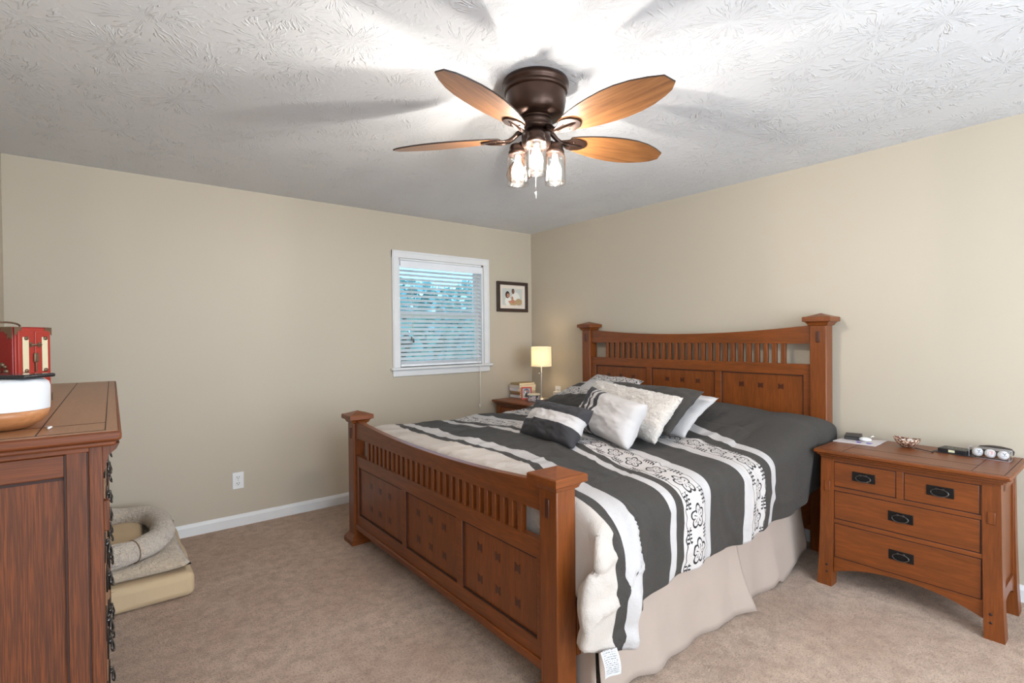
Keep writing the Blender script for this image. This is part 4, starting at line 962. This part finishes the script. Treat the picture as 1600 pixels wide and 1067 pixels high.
f_ = Vector((math.cos(aF), math.sin(aF), 0)); l_ = Vector((math.cos(aL), math.sin(aL), 0)); Wf, Wl, HB = .128, .165, .243
jb = thing('jewelry_cabinet', 'red lacquer jewelry cabinet with brass fittings standing on the dresser', 'jewelry box', JB)
MJ = Matrix(((f_.x, l_.x, 0, JB.x), (f_.y, l_.y, 0, JB.y), (0, 0, 1, JB.z), (0, 0, 0, 1)))   # local x along the front, y into the depth
RED_LIT = plain('red_lacquer_lit', srgb(158, 54, 44), .3); RED_SHADE = plain('red_lacquer_shade', srgb(132, 20, 18), .28); BRASS = plain('aged_brass', srgb(122, 100, 80), .45, .7); JADE = plain('pale_jade', srgb(212, 200, 168), .35)  # one lacquer in two reds: front painted as lit, body as shaded
m = MB(); m.box(0, Wf, 0, Wl, 0, HB, .003, M=MJ); obj('cabinet_body', m, RED_SHADE, jb)
m = MB(); m.box(.004, Wf-.004, -.004, .0005, .004, HB-.004, .002, M=MJ); obj('front_frame', m, RED_LIT, jb)
for k in (0, 1):
    x0 = .010+k*.055; m = MB(); m.box(x0, x0+.053, -.009, -.003, .075, HB-.014, .002, M=MJ); d_ = obj('door', m, RED_LIT, jb)
    m = MB(); xc = x0+.0265+(-.005 if k == 0 else .005); m.box(xc-.010, xc+.010, -.012, -.009, .100, HB-.032, .002, M=MJ); obj('jade_inlay', m, JADE, d_)
    m = MB(); 
    for zc in (.104, HB-.036): m.lathe([(0, 0), (.006, 0), (.006, .004), (0, .005)], n=12, M=MJ @ Matrix.Translation((xc, -.011, zc)) @ Matrix.Rotation(PI/2, 4, 'X'))
    obj('rivet', m, BRASS, d_)
m = MB(); m.box(.010, Wf-.010, -.009, -.003, .012, .068, .002, M=MJ); dd = obj('drawer', m, RED_LIT, jb)
m = MB()
for xc in (.035, .093): m.lathe([(0, 0), (.013, 0), (.013, .003), (0, .004)], n=20, M=MJ @ Matrix.Translation((xc, -.009, .036)) @ Matrix.Rotation(PI/2, 4, 'X'))
obj('jade_inlay', m, JADE, dd)
m = MB()
for sx in (-1, 1):
    for sz in (-1, 1): m.lathe([(0, 0), (.008, 0), (.008, .003), (0, .004)], n=10, M=MJ @ Matrix.Translation((.064+sx*.008, -.009, .036+sz*.008)) @ Matrix.Rotation(PI/2, 4, 'X'))
m.tube([MJ @ Vector((.064+.016*math.cos(t_*PI/8), -.015, .034+.013*math.sin(t_*PI/8))) for t_ in range(8, 17)], .0022, 6); obj('drawer_pull', m, BRASS, dd)
m = MB(); m.tube([MJ @ Vector((.046, -.014, .186)), MJ @ Vector((.082, -.014, .186))], .003, 8); m.box(.056, .072, -.016, -.009, .130, .160, .003, M=MJ); m.box(.062, .066, -.014, -.009, .100, .132, .001, M=MJ)
for xc in (.05, .078): m.box(xc-.004, xc+.004, -.012, -.008, .178, .194, .001, M=MJ)
obj('latch', m, BRASS, jb)
def corner(cx, cz, sx, sz, side):
    pts = [(0, 0), (.026, 0), (.022, .005), (.026, .010), (.016, .010), (.013, .016), (.010, .013), (.010, .026), (.005, .022), (0, .026)]
    m = MB(); P = [(cx+sx*a, cz+sz*b) for a, b in pts]; vs = []
    for off in (-.0012, 0):
        vs.append([m.bm.verts.new(MJ @ (Vector((a, -.0045+off, b)) if side == 0 else Vector((off-.0005, a, b)))) for a, b in P])
    m.bm.faces.new(vs[0]); m.bm.faces.new(vs[1][::-1])
    for i in range(len(P)): m.bm.faces.new((vs[0][i], vs[1][i], vs[1][(i+1) % len(P)], vs[0][(i+1) % len(P)]))
    bmesh.ops.recalc_face_normals(m.bm, faces=m.bm.faces); obj('corner_mount', m, BRASS, jb)
for cx, sx in ((.001, 1), (Wf-.001, -1)):
    for cz, sz in ((.001, 1), (HB-.001, -1)): corner(cx, cz, sx, sz, 0)
for cx, sx in ((0, 1), (Wl, -1)):
    for cz, sz in ((0, 1), (HB, -1)): corner(cx, cz, sx*1.5, sz*1.5, 1)
m = MB()
for s_, (yy, zz) in enumerate(((.032, .105),)):
    for a in range(8):
        q = a*PI/4; m.sphere(MJ @ Vector((-.0008, yy+.012*math.cos(q), zz+.020*math.sin(q))), .008 if a % 2 == 0 else .006, sc=(1, 1, 1), sub=2)
bmesh.ops.recalc_face_normals(m.bm, faces=m.bm.faces)
obj('hinge_rosette', m, BRASS, jb)
for zz in (.155, .085):
    m = MB(); m.lathe([(0, 0), (.022, 0), (.022, .002), (0, .003)], n=28, M=MJ @ Matrix.Translation((-.0005, .095, zz)) @ Matrix.Rotation(-PI/2, 4, 'Y'))
    obj('jade_medallion', m, JADE, jb)
m = MB(); m.tube([MJ @ Vector((.05+.045*math.cos(t_*PI/8), .07, HB+.004+.012*math.sin(t_*PI/8))) for t_ in range(0, 9)], .003, 8); obj('carry_handle', m, BRASS, jb)
m = MB(); P0 = Vector((-3.93, -2.10, DZ+.001)); m.prism([(-.045, 0), (.045, 0), (.0, .16)], 'y', -.002, .002)
MM = Matrix.Translation(P0) @ Matrix.Rotation(.1, 4, 'Z') @ Matrix.Rotation(-.25, 4, 'X')
for v in m.bm.verts: v.co = MM @ v.co
tag(obj('folded_card', m, plain('peach_card', srgb(214, 178, 158), .7)), 'folded peach card standing beside the red jewelry cabinet', 'card')

# ------------------------------------------------------------------ dog bed
db = thing('dog_bed', 'tan suede and sherpa dog bed on the carpet beyond the dresser', 'dog bed', (-3.60, -.55, 0))
x0, x1, y0, y1 = XL+.02, -3.222, -.985, -.09
m = MB(); m.box(x0, x1, y0, y1, .002, .130, .035, seg=5)
bmesh.ops.subdivide_edges(m.bm, edges=[e for e in m.bm.edges if e.calc_length() > .3], cuts=12, use_grid_fill=True)
for v in m.bm.verts:
    if v.co.z > .03: v.co += Vector((fbm((v.co.x*4, v.co.y*4, 1), 2), fbm((v.co.x*4, v.co.y*4, 5), 2), 0))*.010
base = obj('base_cushion', m, BEDBEIGE, db)
m = MB(); loop = []
for k in range(48):
    a = 2*PI*k/48; c_, s_ = math.cos(a), math.sin(a); ex = .22
    loop.append(((x0+x1)/2+(x1-x0-.035)/2*math.copysign(abs(c_)**ex, c_), (y0+y1)/2+(y1-y0-.035)/2*math.copysign(abs(s_)**ex, s_), .118))
m.tube(loop, .0035, 6, 0, True); obj('piping', m, plain('brown_piping', srgb(120, 96, 72), .8), base)
def slab(xa, xb_, ya_, yb_, za, zb_, mat, name, seed, par, corner_pull=.02):
    m = MB(); N = 26; V = {}
    def pt(u, v, s):
        a = max(0, 1-abs(2*u-1)**5); b = max(0, 1-abs(2*v-1)**5); h = (a*b)**.45
        p = pull = corner_pull*math.sin(PI*v)*(1 if u < .5 else -1)*abs(2*u-1)**3
        q = corner_pull*math.sin(PI*u)*(1 if v < .5 else -1)*abs(2*v-1)**3
        z = (za+zb_)/2+s*(zb_-za)/2*h+(fbm((u*5+seed, v*5, seed), 3)*.010*h if s > 0 else 0)
        return (xa+(xb_-xa)*u+p, ya_+(yb_-ya_)*v+q, z)
    for s in (1, -1):
        for i in range(N+1):
            for j in range(N+1):
                k = (i, j, 0 if i in (0, N) or j in (0, N) else s)
                if k not in V: V[k] = m.bm.verts.new(pt(i/N, j/N, s))
        for i in range(N):
            for j in range(N):
                ks = [(a, b, 0 if a in (0, N) or b in (0, N) else s) for a, b in ((i, j), (i+1, j), (i+1, j+1), (i, j+1))]
                try: f = m.bm.faces.new([V[k] for k in ks]); f.smooth = True
                except ValueError: pass
    bmesh.ops.recalc_face_normals(m.bm, faces=m.bm.faces); return obj(name, m, mat, par)
slab(x0, -3.235, -.965, -.11, .125, .205, SHERPA, 'top_cushion', 3, db)
slab(x0+.04, -3.40, -.82, -.22, .185, .262, BEDBEIGE, 'sleeping_pad', 8, db)
m = MB(); path = []; rr = []
cx_, R_ = -3.47, .17
pts = [(x0+.07, -.885), (-3.70, -.89), (-3.55, -.885), (-3.46, -.85), (-3.385, -.77), (-3.345, -.67), (-3.332, -.55), (-3.335, -.42), (-3.36, -.31), (-3.42, -.225), (-3.52, -.18), (-3.66, -.17), (x0+.07, -.17)]
for i in range(len(pts)-1):
    for t_ in (0, .25, .5, .75):
        P_ = [Vector((*pts[max(0, min(len(pts)-1, i+d))], 0)) for d in (-1, 0, 1, 2)]
        q = .5*((2*P_[1])+(-P_[0]+P_[2])*t_+(2*P_[0]-5*P_[1]+4*P_[2]-P_[3])*t_**2+(-P_[0]+3*P_[1]-3*P_[2]+P_[3])*t_**3); q.z = .262; path.append(q); rr.append(.060+.003*math.sin(len(path)*.9))
m.tube(path, .07, 22, rr=rr)
k_ = path[8]
for v in m.bm.verts: v.co.z = .268+(v.co.z-.268)*1.0+fbm(v.co*6, 2)*.006
bo = obj('bolster', m, SHERPA2, db)
i_ = 11; t_ = (path[i_+1]-path[i_-1]).normalized(); n_ = Vector((-t_.y, t_.x, 0)); m = MB()
m.tube([path[i_]+(n_*math.cos(a*PI/14)+Vector((0, 0, 1))*math.sin(a*PI/14))*(rr[i_]+.001) for a in range(28)], .0028, 6, 0, True); obj('seam_cord', m, bpy.data.materials['brown_piping'], bo)
